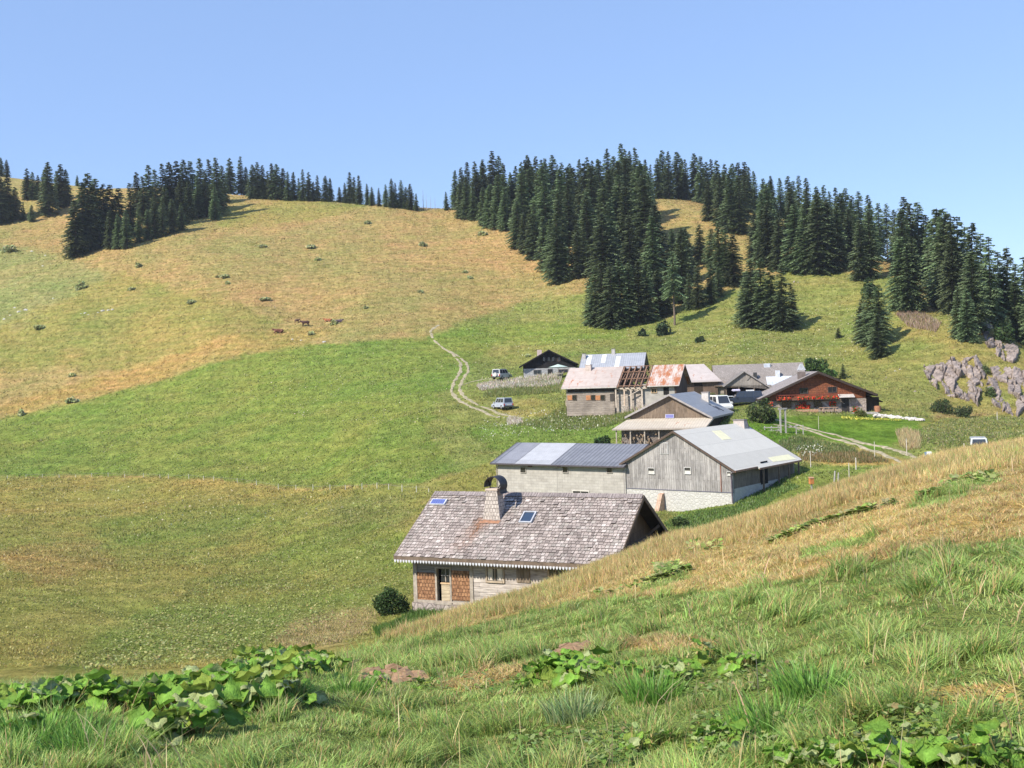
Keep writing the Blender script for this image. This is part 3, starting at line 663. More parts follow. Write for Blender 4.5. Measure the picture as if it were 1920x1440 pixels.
# ------------------------------------------------------------------ big barn: timber gable with a metal roof
def big_barn():
    base = -10.25
    h = House('timber_barn', 'tall grey plank barn with a pale sheet metal roof on a white stone base', 13.73+.1, 92.62, -5.02, 52.0, 13.6, 5.75, 3.32, 5.6, 3.0, base, of=.35, ob=.25, o0=.25, o1=.6, cat='barn')
    WHR = m_corr((.60, .57, .51), (.66, .63, .57), .22, .0, .8, 0)
    h.roof(WHR, WHR)
    # roof carried out further over the far part on the right
    th = h.th; x0 = 4.6; e2 = .95; k = h.df/h.hf
    q1 = h.uv('rf', 1503, 862); x0 = h.uv('rf', 1417, 873)[0]
    MB().prism([h.pt('rf', x0, -.003), h.pt('rf', h.L, -.003), h.pt('rf', q1[0], q1[1]), h.pt('rf', x0+.05, -.25)], h.P['rf'][3]*-.13).build('roof_extension', WHR, h.e)
    h.fascia(m_plain((.10, .07, .055), .8), .18, eaves=False)
    gt = MB(); gt.bar(h.pt('rf', x0+.05, -.29, -.07), h.pt('rf', q1[0], q1[1]-.04, -.07), .05, .16); gt.box(0, x0, -h.hf-.06, -h.hf-.003, h.H-h.df-.15, h.H-h.df+.01); gt.each('fascia', m_plain((.30, .17, .12), .7), h.e)
    # clear sheets
    CL = m_plain((.78, .73, .48), .5, .08, 2.0)
    for q in (((1335, 808), (1351, 807), (1372, 823), (1355, 825)), ((1440, 858), (1478, 852), (1493, 861), (1450, 866))):
        p = [h.pt('rf', *h.uv('rf', *a), .006) for a in q]; MB().prism(p, h.P['rf'][3]*.012).build('translucent_sheet', CL, h.e)
    z1 = h.uv('g0', 1275, 919)[1]
    h.gable('g0', GREYWOOD, zlo=z1)
    ST = m_rubble((.48, .465, .44), (.56, .545, .52), (.43, .415, .395), 3.4)
    h.gable('g0', ST, zlo=-2.4, zhi=z1-.06, proud=.02, t=.4, name='stone_wall')
    bm_ = MB(); bm_.box(h.x0-.06, h.x0+.2, -h.wf, h.wb, z1-.058, z1-.002); bm_.build('sill_beam', m_plain((.12, .12, .16), .8), h.e)
    h.side('front', m_plank((.16, .13, .11), (.26, .22, .19), (.04, .035, .03), .18), zlo=.35); h.side('back', GREYWOOD); h.gable('g1', GREYWOOD)
    h.side('front', ST, zlo=-2, zhi=.34, proud=.05, t=.4, name='stone_wall')
    dk = MB(); h.slab(dk, 'front', 5.6, 7.0, .2, 2.2, .052, .09); dk.build('door', DARK, h.e)
    ps = MB()
    for x in (5.0, 8.2, 10.4, 12.6): ps.bar((x, -h.wf-.6, -.5), (x, -h.wf-.6, h.under(-h.wf)-.35), .13)
    ps.each('post', BEAM, h.e)
    WF = m_plain((.50, .49, .48), .7)
    LG = m_glass((.05, .05, .05))
    for q in ((1216, 878, 1227, 888), (1284, 877, 1295, 888), (1364, 885, 1371, 891)):
        w = h.window('g0', h.rect('g0', *q), WF, LG, (1, 1), .05); 
        b = h.rect('g0', *q); c = MB(); h.slab(c, 'g0', b[0], b[1], b[2], b[2]+(b[3]-b[2])*.5, .011, .02); c.build('curtain', m_plain((.6, .57, .52), .9), w)
    q = h.rect('g0', 1239, 831, 1252, 850); f = MB(); h.slab(f, 'g0', q[0]-.07, q[1]+.07, q[2]-.07, q[3]+.07, 0, .05); hd = f.build('hatch', m_plain((.46, .46, .46), .8), h.e)
    f = MB(); c = (q[0]+q[1])/2; h.slab(f, 'g0', q[0], c-.02, q[2], q[3], .052, .075); h.slab(f, 'g0', c+.02, q[1], q[2], q[3], .052, .075); f.each('shutter', GREYWOOD, hd)
    # board with open joint and rusty corner strip, downpipes
    a = h.uv('g0', 1352, 900); t = h.under(-a[0])
    f = MB(); h.slab(f, 'g0', a[0]-.04, a[0]+.04, z1, t-.05, .002, .05); f.build('rusty_strip', m_plain((.22, .10, .07), .8), h.e)
    dp = MB(); yy = -h.wf; dp.tube((h.x0-.08, yy+.1, h.under(yy)-.35), (h.x0-.08, yy+.02, -.8), .06); dp.tube((h.x0-.3, -h.hf+.12, h.H-h.df-.1), (h.x0-.08, yy+.1, h.under(yy)-.35), .06)
    dp.tube((h.x0-.08, h.wb-.15, h.under(h.wb)-.2), (h.x0-.08, h.wb-.15, -1.9), .06); dp.each('downpipe', m_plain((.13, .11, .13), .6), h.e)
    # stone buttress
    p = h.uv('g0', 1243, 950); b = MB(); x = h.x0-.03; y = -p[0]
    b.prism([(x, y-.2, -2.6), (x-1.5, y-.2, -2.6), (x-.35, y-.2, h.uv('g0', 1243, 926)[1]), (x, y-.2, h.uv('g0', 1243, 924)[1])], (0, .42, 0)); b.build('buttress', m_rubble((.46, .30, .22), (.60, .44, .34), (.3, .2, .15), 3), h.e)
    # chimney on the far end of the ridge
    q = h.pt('rf', *h.uv('rf', 1404, 806)); c = MB(); c.prism([(q.x-.55, -.95, q.z-.3), (q.x+.65, -.95, q.z-.3), (q.x+.36, -.75, h.H+.28), (q.x-.26, -.75, h.H+.28)], (0, 1.1, 0))
    ch = c.build('chimney', m_plain((.40, .35, .33), .8), h.e); c = MB(); c.prism([(q.x+.655, -.97, q.z-.3), (q.x+.72, -.97, q.z-.3), (q.x+.43, -.77, h.H+.25), (q.x+.37, -.77, h.H+.25)], (0, 1.14, 0)); c.build('rusty_flashing', RUSTM, ch)
    MB().box(q.x-.32, q.x+.42, -.80, .40, h.H+.283, h.H+.36).build('chimney_cap', m_plain((.2, .18, .18), .8), ch)
    # lower roof and rafter ends
    rf = MB()
    for i in range(14):
        x = .3+i*1.0; rf.bar((x, -h.hf+.05, h.H-h.df-h.th-.07), (x, -h.wf+.01, h.under(-h.wf)-.06), .1, .12)
    rf.each('rafter', BEAM, h.e)
    return h
BARN = big_barn()
def block_wing():
    base = -12.5
    h = House('block_cowshed', 'long low concrete block cowshed with a dark corrugated roof and pale roof strips', 0.32, 108.0, -6.51, -36.6, 15.1, 4.55, 1.71, 4.2, 1.6, base, of=.5, ob=.4, o0=.5, o1=.15, th=.1, cat='cowshed')
    MET = m_corr((.20, .20, .22), (.30, .30, .32), .42, 0, .4, .3)
    h.roof(MET, MET)
    LT = m_corr((.44, .44, .46), (.55, .55, .57), .2, 0, .45, .2); MD = m_corr((.26, .26, .29), (.33, .33, .36), .2, 0, .45, .2)
    for m, q in ((LT, ((1006, 834.5), (1075, 834.5), (1037, 869), (969, 869))), (MD, ((973, 834.5), (1005, 834.5), (968, 869), (932, 869)))):
        p = [h.uv('rf', *a) for a in q]; u0 = (p[0][0]+p[3][0])/2; u1 = (p[1][0]+p[2][0])/2; a = MB(); h.slab(a, 'rf', u0, u1, .02, h.lf-.03, .004, .02); a.build('roof_strip', m, h.e)
    h.fascia(m_plain((.08, .07, .08), .6), .12)
    BL = m_block((.36, .335, .305), (.46, .435, .40), (.28, .26, .24), .6, .26, .02)
    h.side('front', BL, zlo=-1); h.gable('g0', BL, zlo=-1); h.gable('g1', BL, zlo=-1); h.side('back', BL, zlo=-1)
    WF = m_plain((.42, .38, .34), .8)
    for q in ((976.5, 876, 986, 886), (1055.5, 876, 1065, 886), (1138, 876, 1148, 886)):
        w = h.window('front', h.rect('front', *q), WF, m_glass((.03, .03, .03)), (1, 1), .05)
    v = MB()
    for q in ((990, 872, 998, 876), (1045, 872, 1052, 876), (1103, 872, 1109, 876)): h.slab(v, 'front', *h.rect('front', *q), .002, .06)
    v.each('vent', m_plain((.16, .10, .08), .8), h.e)
    j = MB(); a = h.uv('front', 1045, 900)[0]; h.slab(j, 'front', a-.02, a+.02, -.5, 4.2, .002, .012); j.build('movement_joint', m_plain((.32, .30, .28), .9), h.e)
    q = h.rect('front', 1075, 921, 1104, 940); h.window('front', q, m_plain((.6, .57, .52), .8), m_glass((.03, .03, .03)), (2, 1), .08, name='stable_window')
    b = MB(); a = h.uv('front', 939, 900)[0]; b.tube((h.x0-.05, -h.wf-.06, -.5), (h.x0-.05, -h.wf-.06, h.under(-h.wf)), .045); b.each('downpipe', m_plain((.3, .25, .25), .6), h.e)
block_wing()

# ------------------------------------------------------------------ middle chalet with lean-to
def mid_chalet():
    base = -7.6
    h = House('brown_gable_chalet', 'brown planked gable chalet with a grey metal roof and a beige lean-to roof in front', 17.3, 118.0, -2.32, 68, 13.0, 4.75, 2.62, 5.1, 2.42, base, of=.5, ob=.5, o0=.45, o1=.5, cat='chalet')
    h.roof(m_corr((.30, .31, .33), (.38, .39, .41), .22, 0, .5, .2)); h.fascia(m_plain((.34, .31, .30), .8), .2)
    zg = h.uv('g0', 1255, 783)[1]
    h.gable('g0', BROWNWOOD); h.side('front', DARKWOOD); h.side('back', DARKWOOD); h.gable('g1', DARKWOOD)
    # lean-to: from pixels on two vertical planes in front of the gable
    o = h.P['g0']; h.P['lt'] = (Vector((h.x0-3.4, 0, 0)), o[1], o[2], o[3])
    a = h.uv('g0', 1178, 783); b = h.uv('g0', 1338, 782); c = h.uv('lt', 1148, 808); d = h.uv('lt', 1322, 799)
    zt = (a[1]+b[1])/2-.1; zb = (c[1]+d[1])/2
    BG = m_corr((.46, .40, .33), (.55, .49, .41), .3, .12, .7, 0)
    P0 = (h.x0-.01, -a[0], zt); P1 = (h.x0-.01, -b[0], zt); P2 = (h.x0-3.4, -d[0], zb); P3 = (h.x0-3.4, -c[0], zb)
    MB().prism([P0, P1, P2, P3], (0, 0, -.1)).build('lean_to_roof', BG, h.e)
    e = MB(); e.bar((P3[0]-.03, P3[1], P3[2]-.06), (P2[0]-.03, P2[1], P2[2]-.06), .07, .16); e.bar((P2[0], P2[1]-.03, P2[2]-.06), (P1[0], P1[1]-.03, P1[2]-.06), .05, .18); e.each('fascia', m_plain((.35, .30, .26), .8), h.e)
    yl, yr = -c[0]-.4, -d[0]+.3
    w = MB(); w.prism([(h.x0-2.6, yl-.4, -2.2), (h.x0-2.6, yr, -2.2), (h.x0-2.6, yr, zb+.22), (h.x0-2.6, yl-.4, zb+.22)], (.15, 0, 0)); w.prism([(h.x0-2.44, yr, -2.2), (h.x0-.02, yr, -2.2), (h.x0-.02, yr, zt-.22), (h.x0-2.44, yr, zb+.22)], (0, .15, 0)); w.build('wall', m_rubble((.16, .13, .11), (.28, .24, .21), (.05, .04, .04), 3), h.e)
    ps = MB()
    for i in range(7):
        y = yl+(yr-yl)*i/6; ps.bar((h.x0-3.2, y, -2), (h.x0-3.2, y, zb-.1), .12)
    ps.each('post', PALEBEAM, h.e)
    lg = MB(); rr = random.Random(5)
    for i in range(90):
        y = yl-.5-rr.random()*(abs(yr-yl)-1.0); z = -1.5+rr.random()*(zb+.9); lg.tube((h.x0-3.0, y, z), (h.x0-2.62, y, z), rr.uniform(.07, .12), n=7)
    lg.build('firewood', m_plain((.26, .19, .13), .9, .5, 9), h.e)
    # panel leaning against the gable
    q = h.rect('g0', 1248, 778, 1264, 783); m_ = MB(); h.slab(m_, 'g0', q[0], q[1], zt+.02, zt+.45, .05, .12); sp = m_.build('solar_panel', m_plain((.5, .5, .62), .4), h.e); m_ = MB(); h.slab(m_, 'g0', q[0]+.05, q[1]-.05, zt+.06, zt+.41, .121, .127); m_.build('solar_cell', m_glass((.2, .2, .45)), sp)
    p = h.pt('rf', *h.uv('rf', 1325, 752)); m_ = MB(); m_.box(p.x-.45, p.x+.5, p.y-.3, p.y+.5, p.z-.4, p.z+1.0); ch = m_.build('chimney', m_plain((.52, .48, .45), .8), h.e); MB().box(p.x-.5, p.x+.55, p.y-.36, p.y+.56, p.z+1.003, p.z+1.1).build('chimney_cap', m_plain((.3, .27, .26), .8), ch)
    s_ = MB(); q0 = h.uv('rf', 1327, 757); h.slab(s_, 'rf', q0[0]-.2, q0[0]+.2, q0[1]-1.5, q0[1]-.1, .003, .07); h.slab(s_, 'rf', q0[0]+.6, q0[0]+1.0, q0[1]-1.9, q0[1]-.8, .003, .07); s_.each('roof_window', m_glass((.06, .07, .1)), h.e)
mid_chalet()

# ------------------------------------------------------------------ red chalet with flowers
FLOWER = m_plain((.75, .06, .03), .8, .5, 12); LEAFG = m_plain((.06, .12, .03), .9, .5, 12)
def flower_mb(mb, leaf, c, w, hgt, dirv, n, rr, size=.07):
    for i in range(n):
        p = Vector(c)+Vector(dirv)*rr.uniform(-w/2, w/2)+Vector((rr.uniform(-.18, .05), 0, rr.uniform(-hgt*.5, hgt*.5)))
        m_ = leaf if rr.random() < .35 else mb
        a = Vector((rr.uniform(-1, 1), rr.uniform(-1, 1), rr.uniform(-1, 1))).normalized()*size; b = a.cross(Vector((rr.uniform(-1, 1), rr.uniform(-1, 1), .3))).normalized()*size
        m_.add([p-a-b, p+a-b, p+a+b, p-a+b], [(0, 1, 2, 3)])
def red_chalet():
    base = -5.75
    h = House('red_shingled_chalet', 'dark red shingled chalet with a broad gable, red flower boxes and a lawn in front', 38.2, 133, -.38, 84, 12, 7.1, 3.05, 7.35, 3.25, base, of=1.2, ob=1.5, o0=.9, o1=.6, th=.2, cat='chalet')
    GR = m_shingle((.26, .23, .22), (.38, .34, .33), (.08, .07, .07), .2, .25, .3)
    h.roof(GR); h.fascia(m_plain((.05, .035, .03), .8), .28, .06)
    RS = m_shingle((.11, .036, .024), (.35, .125, .06), (.02, .01, .008), .13, .30, .15)
    z1 = h.uv('g0', 1530, 748)[1]
    h.gable('g0', RS, zlo=z1); ST = m_rubble((.30, .24, .21), (.44, .37, .33), (.18, .14, .12), 3)
    h.gable('g0', ST, zlo=-1.5, zhi=z1-.08, proud=.0, t=.3, name='stone_wall'); h.side('front', ST); h.side('back', ST); h.gable('g1', DARKWOOD)
    # porch annex right
    an = MB(); yr = -h.hf
    MB().prism([(1.5, -h.wf+.4, h.under(-h.wf)+.0), (1.5, yr-1.0, h.H-h.df-1.0), (1.5, yr-1.0, h.H-h.df-1.12), (1.5, -h.wf+.4, h.under(-h.wf)-.12)], (6, 0, 0)).build('annex_roof', DARKWOOD, h.e)
    an.box(1.9, 2.0, yr-.6, -h.wf-.01, -1, 1.9); an.box(2.01, 7, yr-.6, yr-.5, -1, 1.6); an.each('annex_wall', DARKWOOD, h.e)
    # balcony with boxes of flowers
    rr = random.Random(11); a0 = h.uv('g0', 1455, 745)[0]; a1 = h.uv('g0', 1572, 745)[0]
    b = MB(); h.slab(b, 'g0', a0, a1, z1-.2, z1-.09, 0, .75); bal = b.build('balcony', DARKWOOD, h.e)
    b = MB(); h.slab(b, 'g0', a0, a1, z1-.05, z1+.14, .76, .95); b.build('flower_box', m_plain((.16, .07, .04), .8), bal)
    b = MB(); h.slab(b, 'g0', a0, a1, z1+.55, z1+.63, .66, .72)
    for i in range(26): q = a0+(a1-a0)*i/25; h.slab(b, 'g0', q-.03, q+.03, z1-.08, z1+.55, .67, .71)
    b.build('railing', m_plain((.20, .05, .03), .8), bal)
    fl, lf = MB(), MB(); o = h.P['g0']
    def done():
        nonlocal fl, lf
        fl.build('red_flowers', FLOWER, h.e); lf.build('flower_leaves', LEAFG, h.e); fl, lf = MB(), MB()
    for i in range(13):
        if i in (3,): continue
        q = a0+(a1-a0)*(i+.5)/13; flower_mb(fl, lf, h.pt('g0', q, z1+.17, .95), (a1-a0)/24, .30, o[1], 42, rr, .065)
    done()
    for px, py, w, hh, n in ((1505, 763, 1.7, .6, 160), (1561, 757, .8, .5, 60), (1603, 767, .7, .7, 60), (1444, 757, .5, .6, 40)):
        q = h.uv('g0', px, py); flower_mb(fl, lf, h.pt('g0', q[0], q[1], .15 if px != 1444 else .6), w, hh, o[1], n, rr, .075); 
        if px == 1505: flower_mb(fl, lf, h.pt('g0', q[0], q[1]+.35, .15), .8, .5, o[1], 70, rr, .07)
        done()
    DG = m_glass((.02, .02, .025)); WF = m_plain((.10, .08, .07), .8)
    h.window('g0', h.rect('g0', 1467, 751, 1483, 764), WF, DG, (2, 1), .06, name='window')
    h.window('g0', h.rect('g0', 1527, 751, 1541, 763), WF, DG, (2, 1), .06, name='window')
    h.window('g0', h.rect('g0', 1553, 726, 1568, 735), WF, DG, (2, 1), .06, name='window')
    h.window('g0', h.rect('g0', 1500, 728, 1514, 737), WF, DG, (2, 1), .06, name='window')
    q = h.rect('g0', 1578, 748, 1592, 772); d = MB(); h.slab(d, 'g0', q[0], q[1], q[2], q[3], .0, .06); dd = d.build('door', m_plain((.035, .03, .03), .7), h.e)
    b = MB(); h.slab(b, 'g0', q[0]+.25, q[0]+.32, q[2]+1.0, q[2]+1.06, .061, .12); b.build('handle', m_plain((.5, .5, .5), .3, .1, 3, .8), dd)
    q = h.rect('g0', 1571, 740, 1600, 745); b = MB(); b.prism([h.pt('g0', q[0], q[3], .02), h.pt('g0', q[1], q[3], .02), h.pt('g0', q[1], q[2], 1.0), h.pt('g0', q[0], q[2], 1.0)], (0, 0, .07)); b.build('door_canopy', m_plain((.50, .46, .44), .7), h.e)
    b = MB(); p0 = h.pt('g0', *h.uv('g0', 1541, 753), .03); p1 = h.pt('g0', *h.uv('g0', 1556, 765), .03); b.bar(p0, p1, .1, .25); b.build('handrail', m_plain((.4, .36, .34), .8), h.e)
    # chimney with metal cap
    p = h.pt('rb', *h.uv('rb', 1503, 708)); b = MB(); b.box(p.x-.35, p.x+.45, p.y-.45, p.y+.45, p.z-.6, p.z+.75); ch = b.build('chimney', m_plain((.16, .13, .12), .9), h.e)
    b = MB(); b.prism([(p.x-.4, p.y-.5, p.z+.95), (p.x-.4, p.y+.5, p.z+.95), (p.x-.4, p.y+.1, p.z+1.75), (p.x-.4, p.y-.1, p.z+1.75)], (.9, 0, 0)); b.box(p.x-.3, p.x-.25, p.y-.4, p.y-.35, p.z+.7, p.z+1); b.box(p.x-.3, p.x-.25, p.y+.35, p.y+.4, p.z+.7, p.z+1); b.build('chimney_cap', m_plain((.45, .46, .50), .45), ch)
    # stone step/terrace under the front
    b = MB(); b.box(h.x0-1.9, h.x0-.02, -h.wf-1.0, h.wb+.3, -1.2, .1); b.build('terrace', m_rubble((.36, .34, .32), (.50, .47, .45), (.2, .19, .18), 2.5), h.e)
    return h
RED = red_chalet()

# ------------------------------------------------------------------ black gabled chalet at the back left
def dark_chalet():
    base = -.1
    h = House('black_gable_chalet', 'black timber chalet with its gable facing the track, farthest left of the hamlet', 6.55, 185, 4.78, 90, 10, 5.1, 2.65, 5.15, 2.75, base, of=.5, ob=.7, o0=.8, o1=.5, th=.16, cat='chalet')
    BK = m_plank((.016, .015, .017), (.028, .026, .028), (.006, .006, .007), .2); h.roof(m_plain((.09, .08, .08), .8), None); h.fascia(BK, .22)
    z1 = h.uv('g0', 1030, 689.5)[1]
    h.gable('g0', BK, zlo=z1); h.gable('g0', m_rubble((.36, .36, .37), (.46, .46, .47), (.24, .24, .25), 3), zlo=-1.5, zhi=z1-.05, name='stone_wall', t=.3)
    for w_ in ('front', 'back'): h.side(w_, BK)
    h.gable('g1', BK)
    for x in (1018, 1027, 1035, 1046): h.window('g0', h.rect('g0', x, 670, x+4, 677), m_plain((.03, .03, .032) if x != 1046 else (.16, .10, .09), .8), m_glass((.015, .015, .02)), (1, 1), .05)
    h.window('g0', h.rect('g0', 1001, 694, 1014, 701), m_plain((.2, .19, .2), .8), GLASS, (2, 1), .06)
    q = h.rect('g0', 1027, 692, 1036, 703); d = MB(); h.slab(d, 'g0', *q, 0, .05); d.build('door', m_plain((.02, .02, .022), .7), h.e)
    h.window('g0', h.rect('g0', 1048, 693, 1064, 701), m_plain((.14, .09, .07), .8), GLASS, (3, 1), .06)
    p = h.pt('rb', 3.0, h.lb*.7); b = MB(); b.box(p.x-.4, p.x+.4, p.y-.4, p.y+.4, p.z-.4, p.z+.9); b.build('chimney', m_plain((.5, .4, .38), .8), h.e)
dark_chalet()

def metal_house():
    base = -1.2
    h = House('tin_roofed_house', 'house showing only its bright corrugated tin roof behind the roofless stone house', 11.88, 177.6, 3.54, -14, 10.6, 3.9, 2.5, 3.9, 2.5, base, of=.5, ob=.5, o0=.4, o1=.45, th=.1)
    h.roof(m_corr((.36, .37, .40), (.48, .49, .52), .35, 0, .45, .3)); h.gable('g1', DARKWOOD); h.gable('g0', DARKWOOD); h.side('front', DARKWOOD); h.side('back', DARKWOOD); h.fascia(m_plain((.16, .15, .17), .7), .14)
    CL = m_plain((.70, .72, .66), .5, .1)
    for a, b_ in (((1107, 666), (1101, 688)), ((1136, 665), (1128, 680)), ((1162, 668), (1154, 688))):
        p, q = h.uv('rf', *a), h.uv('rf', *b_); s_ = MB(); u = (p[0]+q[0])/2; h.slab(s_, 'rf', u-.35, u+.35, max(.1, q[1]), min(h.lf-.1, p[1]), .004, .02); s_.build('translucent_sheet', CL, h.e)
    for x, y in ((1095, 672), (1150, 663)):
        p = h.pt('rf', *h.uv('rf', x, y)); b = MB(); b.box(p.x-.25, p.x+.3, p.y-.25, p.y+.3, p.z-.3, p.z+.7); c = b.build('chimney', m_plain((.4, .38, .38), .8), h.e); MB().box(p.x-.3, p.x+.35, p.y-.3, p.y+.35, p.z+.75, p.z+.83).build('chimney_cap', m_plain((.15, .14, .15), .8), c)
metal_house()

# ------------------------------------------------------------------ stone house with its roof part stripped
def stone_house():
    base = -3.9
    h = House('stripped_roof_house', 'stone farmhouse with bare rafters between a pinkish and a rusty sheet roof', 8.2, 149.6, 1.16, -20.6, 16.2, 4.25, 2.75, 4.2, 2.6, base, of=.6, ob=.4, o0=.5, o1=.5, th=.1)
    # ridge pieces
    a = h.uv('rf', 1165, 700)[0]; b_ = h.uv('rf', 1221, 700)[0]
    PK = m_corr((.40, .33, .30), (.50, .43, .40), 50., .25, .65, 0); RU = m_corr((.46, .40, .37), (.54, .48, .45), .3, .75, .7, 0)
    h.roof(PK, x0=0, x1=a, side='f'); h.roof(RU, x0=b_, side='f'); h.roof(PK, x1=a, side='b'); h.roof(RU, x0=b_, side='b')
    rf = MB(); OLD = m_plain((.22, .13, .09), .9, .5)
    n = 6
    for i in range(n):
        x = a+.15+(b_-a-.3)*i/(n-1)
        rf.bar(h.pt('rf', x, -.1, -.1), h.pt('rf', x, h.lf, -.1), .17, .2); rf.bar(h.pt('rb', x, 0, -.1), h.pt('rb', x, h.lb, -.1), .17, .2)
        if i < n-1: x2 = x+(b_-a-.3)/(n-1)*.5; rf.bar(h.pt('rf', x2-.35, .5, -.24), h.pt('rf', x2+.1, h.lf*.85, -.24), .08)
    for v in (.1, h.lf*.36, h.lf*.7, h.lf*.97):
        rf.bar(h.pt('rf', a, v, .04), h.pt('rf', b_, v, .04), .14, .1)
    rf.each('rafter', OLD, h.e)
    q = MB(); q.bar((a+1, -h.wf-.5, -.3), h.pt('rf', a+1.0, .3, 0), .16); q.each('prop', m_plain((.55, .42, .32), .8), h.e)
    h.fascia(m_plain((.42, .36, .33), .7), .1, ends=(0, 1), eaves=False)
    e = MB(); e.box(0, a, -h.hf-.05, -h.hf-.003, h.H-h.df-.12, h.H-h.df+.01); e.box(b_, h.L, -h.hf-.05, -h.hf-.003, h.H-h.df-.12, h.H-h.df+.01); e.each('fascia', m_plain((.5, .46, .43), .7), h.e)
    ST = m_rubble((.34, .29, .25), (.50, .44, .39), (.2, .17, .15), 2.2); z1 = h.uv('front', 1100, 735)[1]
    LOG = m_plank((.25, .205, .175), (.42, .36, .31), (.09, .07, .055), .3, vertical=False)
    h.side('front', DARKWOOD, zlo=z1, x1=a); h.side('front', LOG, zlo=-1.5, zhi=z1-.003, x1=a-.5)
    h.side('front', m_plain((.36, .34, .31), .9, .25, 1.2), zlo=-1.5, x0=b_-.9, x1=h.x1-.225)
    h.gable('g0', LOG); h.gable('g1', m_plank((.10, .075, .06), (.15, .11, .09), (.03, .02, .02), .2)); h.side('back', ST)
    mw = MB(); mw.box(a-.5, b_-.9, -h.wf+.3, -h.wf+.5, -1.5, 2.2); mw.build('inner_wall', ST, h.e)
    OR = m_plain((.42, .19, .09), .8, .3); DG = m_glass((.02, .02, .02))
    for px in (1077, 1112, 1130): # shuttered windows
        q = h.rect('front', px-3, 741, px+4, 750); h.window('front', q, BEAM, DG, (1, 1), .05)
        s_ = MB(); h.slab(s_, 'front', q[0]-.75, q[0]-.1, q[2], q[3], .01, .06); s_.each('shutter', OR, h.e)
    q = h.rect('front', 1144, 738, 1153, 752); d = MB(); h.slab(d, 'front', *q, 0, .05); d.build('door', m_plain((.06, .05, .045), .8), h.e)
    q = h.rect('front', 1244, 726, 1254, 740); d = MB(); h.slab(d, 'front', *q, 0, .05); d.build('door', DARK, h.e)
    q = h.rect('front', 1222, 729, 1231, 736); h.window('front', q, m_plain((.5, .36, .22), .8), DG, (2, 1), .08)
    br = MB(); p0 = h.pt('front', *h.uv('front', 1180, 742), .3); p1 = h.pt('front', *h.uv('front', 1207, 727), .3); br.bar(p0, p1, .1); br.bar((a-.3, -h.wf-.3, 2.05), (b_, -h.wf-.3, 2.05), .2)
    for x in (a-.2, a+1.9, b_-.8): br.bar((x, -h.wf-.3, -.5), (x, -h.wf-.3, 2.0), .18)
    br.each('brace', m_plain((.50, .42, .35), .8), h.e)
    p = h.pt('rf', *h.uv('rf', 1104, 693)); c = MB(); c.box(p.x-.4, p.x+.4, p.y-.35, p.y+.35, p.z-.4, p.z+.6); ch = c.build('chimney', m_plain((.5, .42, .38), .8), h.e); MB().box(p.x-.45, p.x+.45, p.y-.4, p.y+.4, p.z+.62, p.z+.7).build('chimney_cap', m_plain((.35, .28, .25), .8), ch)
stone_house()
def plain_house():
    base = -3.2
    h = House('hipped_tin_shed', 'low shed with a plain pinkish sheet roof behind the rusty roof end', 25.3, 157, 1.2, -2, 4.9, 3.9, 2.55, 3.9, 2.5, base, of=.5, ob=.5, o0=.3, o1=.5, th=.1, cat='shed')
    M = m_corr((.42, .36, .34), (.50, .45, .43), 50., .1, .6, 0)
    # hipped right end
    H = h.H; k = 1.9
    MB().prism([(-2, 0, H), (h.L-k, 0, H), (h.L, -h.hf, H-h.df), (-2, -h.hf, H-h.df)], (0, 0, -.1)).build('roof', M, h.e)
    MB().prism([(-2, .004, H), (h.L-k, .004, H), (h.L, h.hb, H-h.db), (-2, h.hb, H-h.db)], (0, 0, -.1)).build('roof', M, h.e)
    MB().prism([(h.L-k+.01, .0, H-.004), (h.L+.006, h.hb, H-h.db), (h.L+.006, -h.hf, H-h.df)], (0, 0, -.1)).build('roof', M, h.e)
    W = m_plank((.16, .11, .085), (.24, .17, .13), (.05, .035, .03), .2)
    w = MB(); w.box(-1.5, h.L-.5, -h.wf, -h.wf+.2, -1.5, H-h.df+.1); w.box(h.L-.7, h.L-.5, -h.wf+.2, h.wb, -1.5, H-h.df+.1); w.box(-1.5, h.L-.7, h.wb-.2, h.wb, -1.5, H-h.df+.1); w.build('wall', W, h.e)
    d = MB(); h.slab(d, 'front', 1.0, 2.2, 0, 1.9, .002, .05); d.build('door', DARKWOOD, h.e)
plain_house()
def long_house():
    base = -3.5
    h = House('long_shingled_farmhouse', 'long low farmhouse with a grey weathered shingle roof and one bright metal corner', 29.6, 157.3, .95, -7, 13.0, 3.96, 2.95, 3.96, 2.8, base, of=.5, ob=.5, o0=.4, o1=.3, th=.16, cat='farmhouse')
    h.roof(m_shingle((.24, .21, .19), (.36, .32, .30), (.09, .08, .07), .2, .25, .4)); h.gable('g0', GREYWOOD); h.gable('g1', GREYWOOD); h.side('back', GREYWOOD)
    h.side('front', GREYWOOD, x0=h.x0+.225, x1=3.0); h.side('front', DARKWOOD, x0=3.003)
    h.fascia(BEAM, .16)
    u0 = h.uv('rf', 1437, 712)[0]; s_ = MB(); v1 = h.uv('rf', 1460, 706)[1]; h.slab(s_, 'rf', u0, h.L+1.6, -.55, v1, .01, .05); s_.build('metal_roof_patch', m_corr((.60, .63, .68), (.70, .73, .78), .5, 0, .35, .2), h.e)
    for x, y, s, c in ((1438, 683, .45, (.5, .54, .6)), (1458, 703, .3, (.6, .62, .66)), (1416, 707, .25, (.05, .05, .05))):
        p = h.pt('rf', *h.uv('rf', x, y+3)); b = MB(); b.box(p.x-s, p.x+s, p.y-.3, p.y+.3, p.z-.3, p.z+(.35 if s == .45 else .9)); b.build('roof_vent', m_plain(c, .5), h.e)
    d = MB(); h.slab(d, 'front', .9, 1.9, .3, 2.0, .002, .05); d.build('door', m_plain((.35, .30, .26), .8), h.e)
long_house()
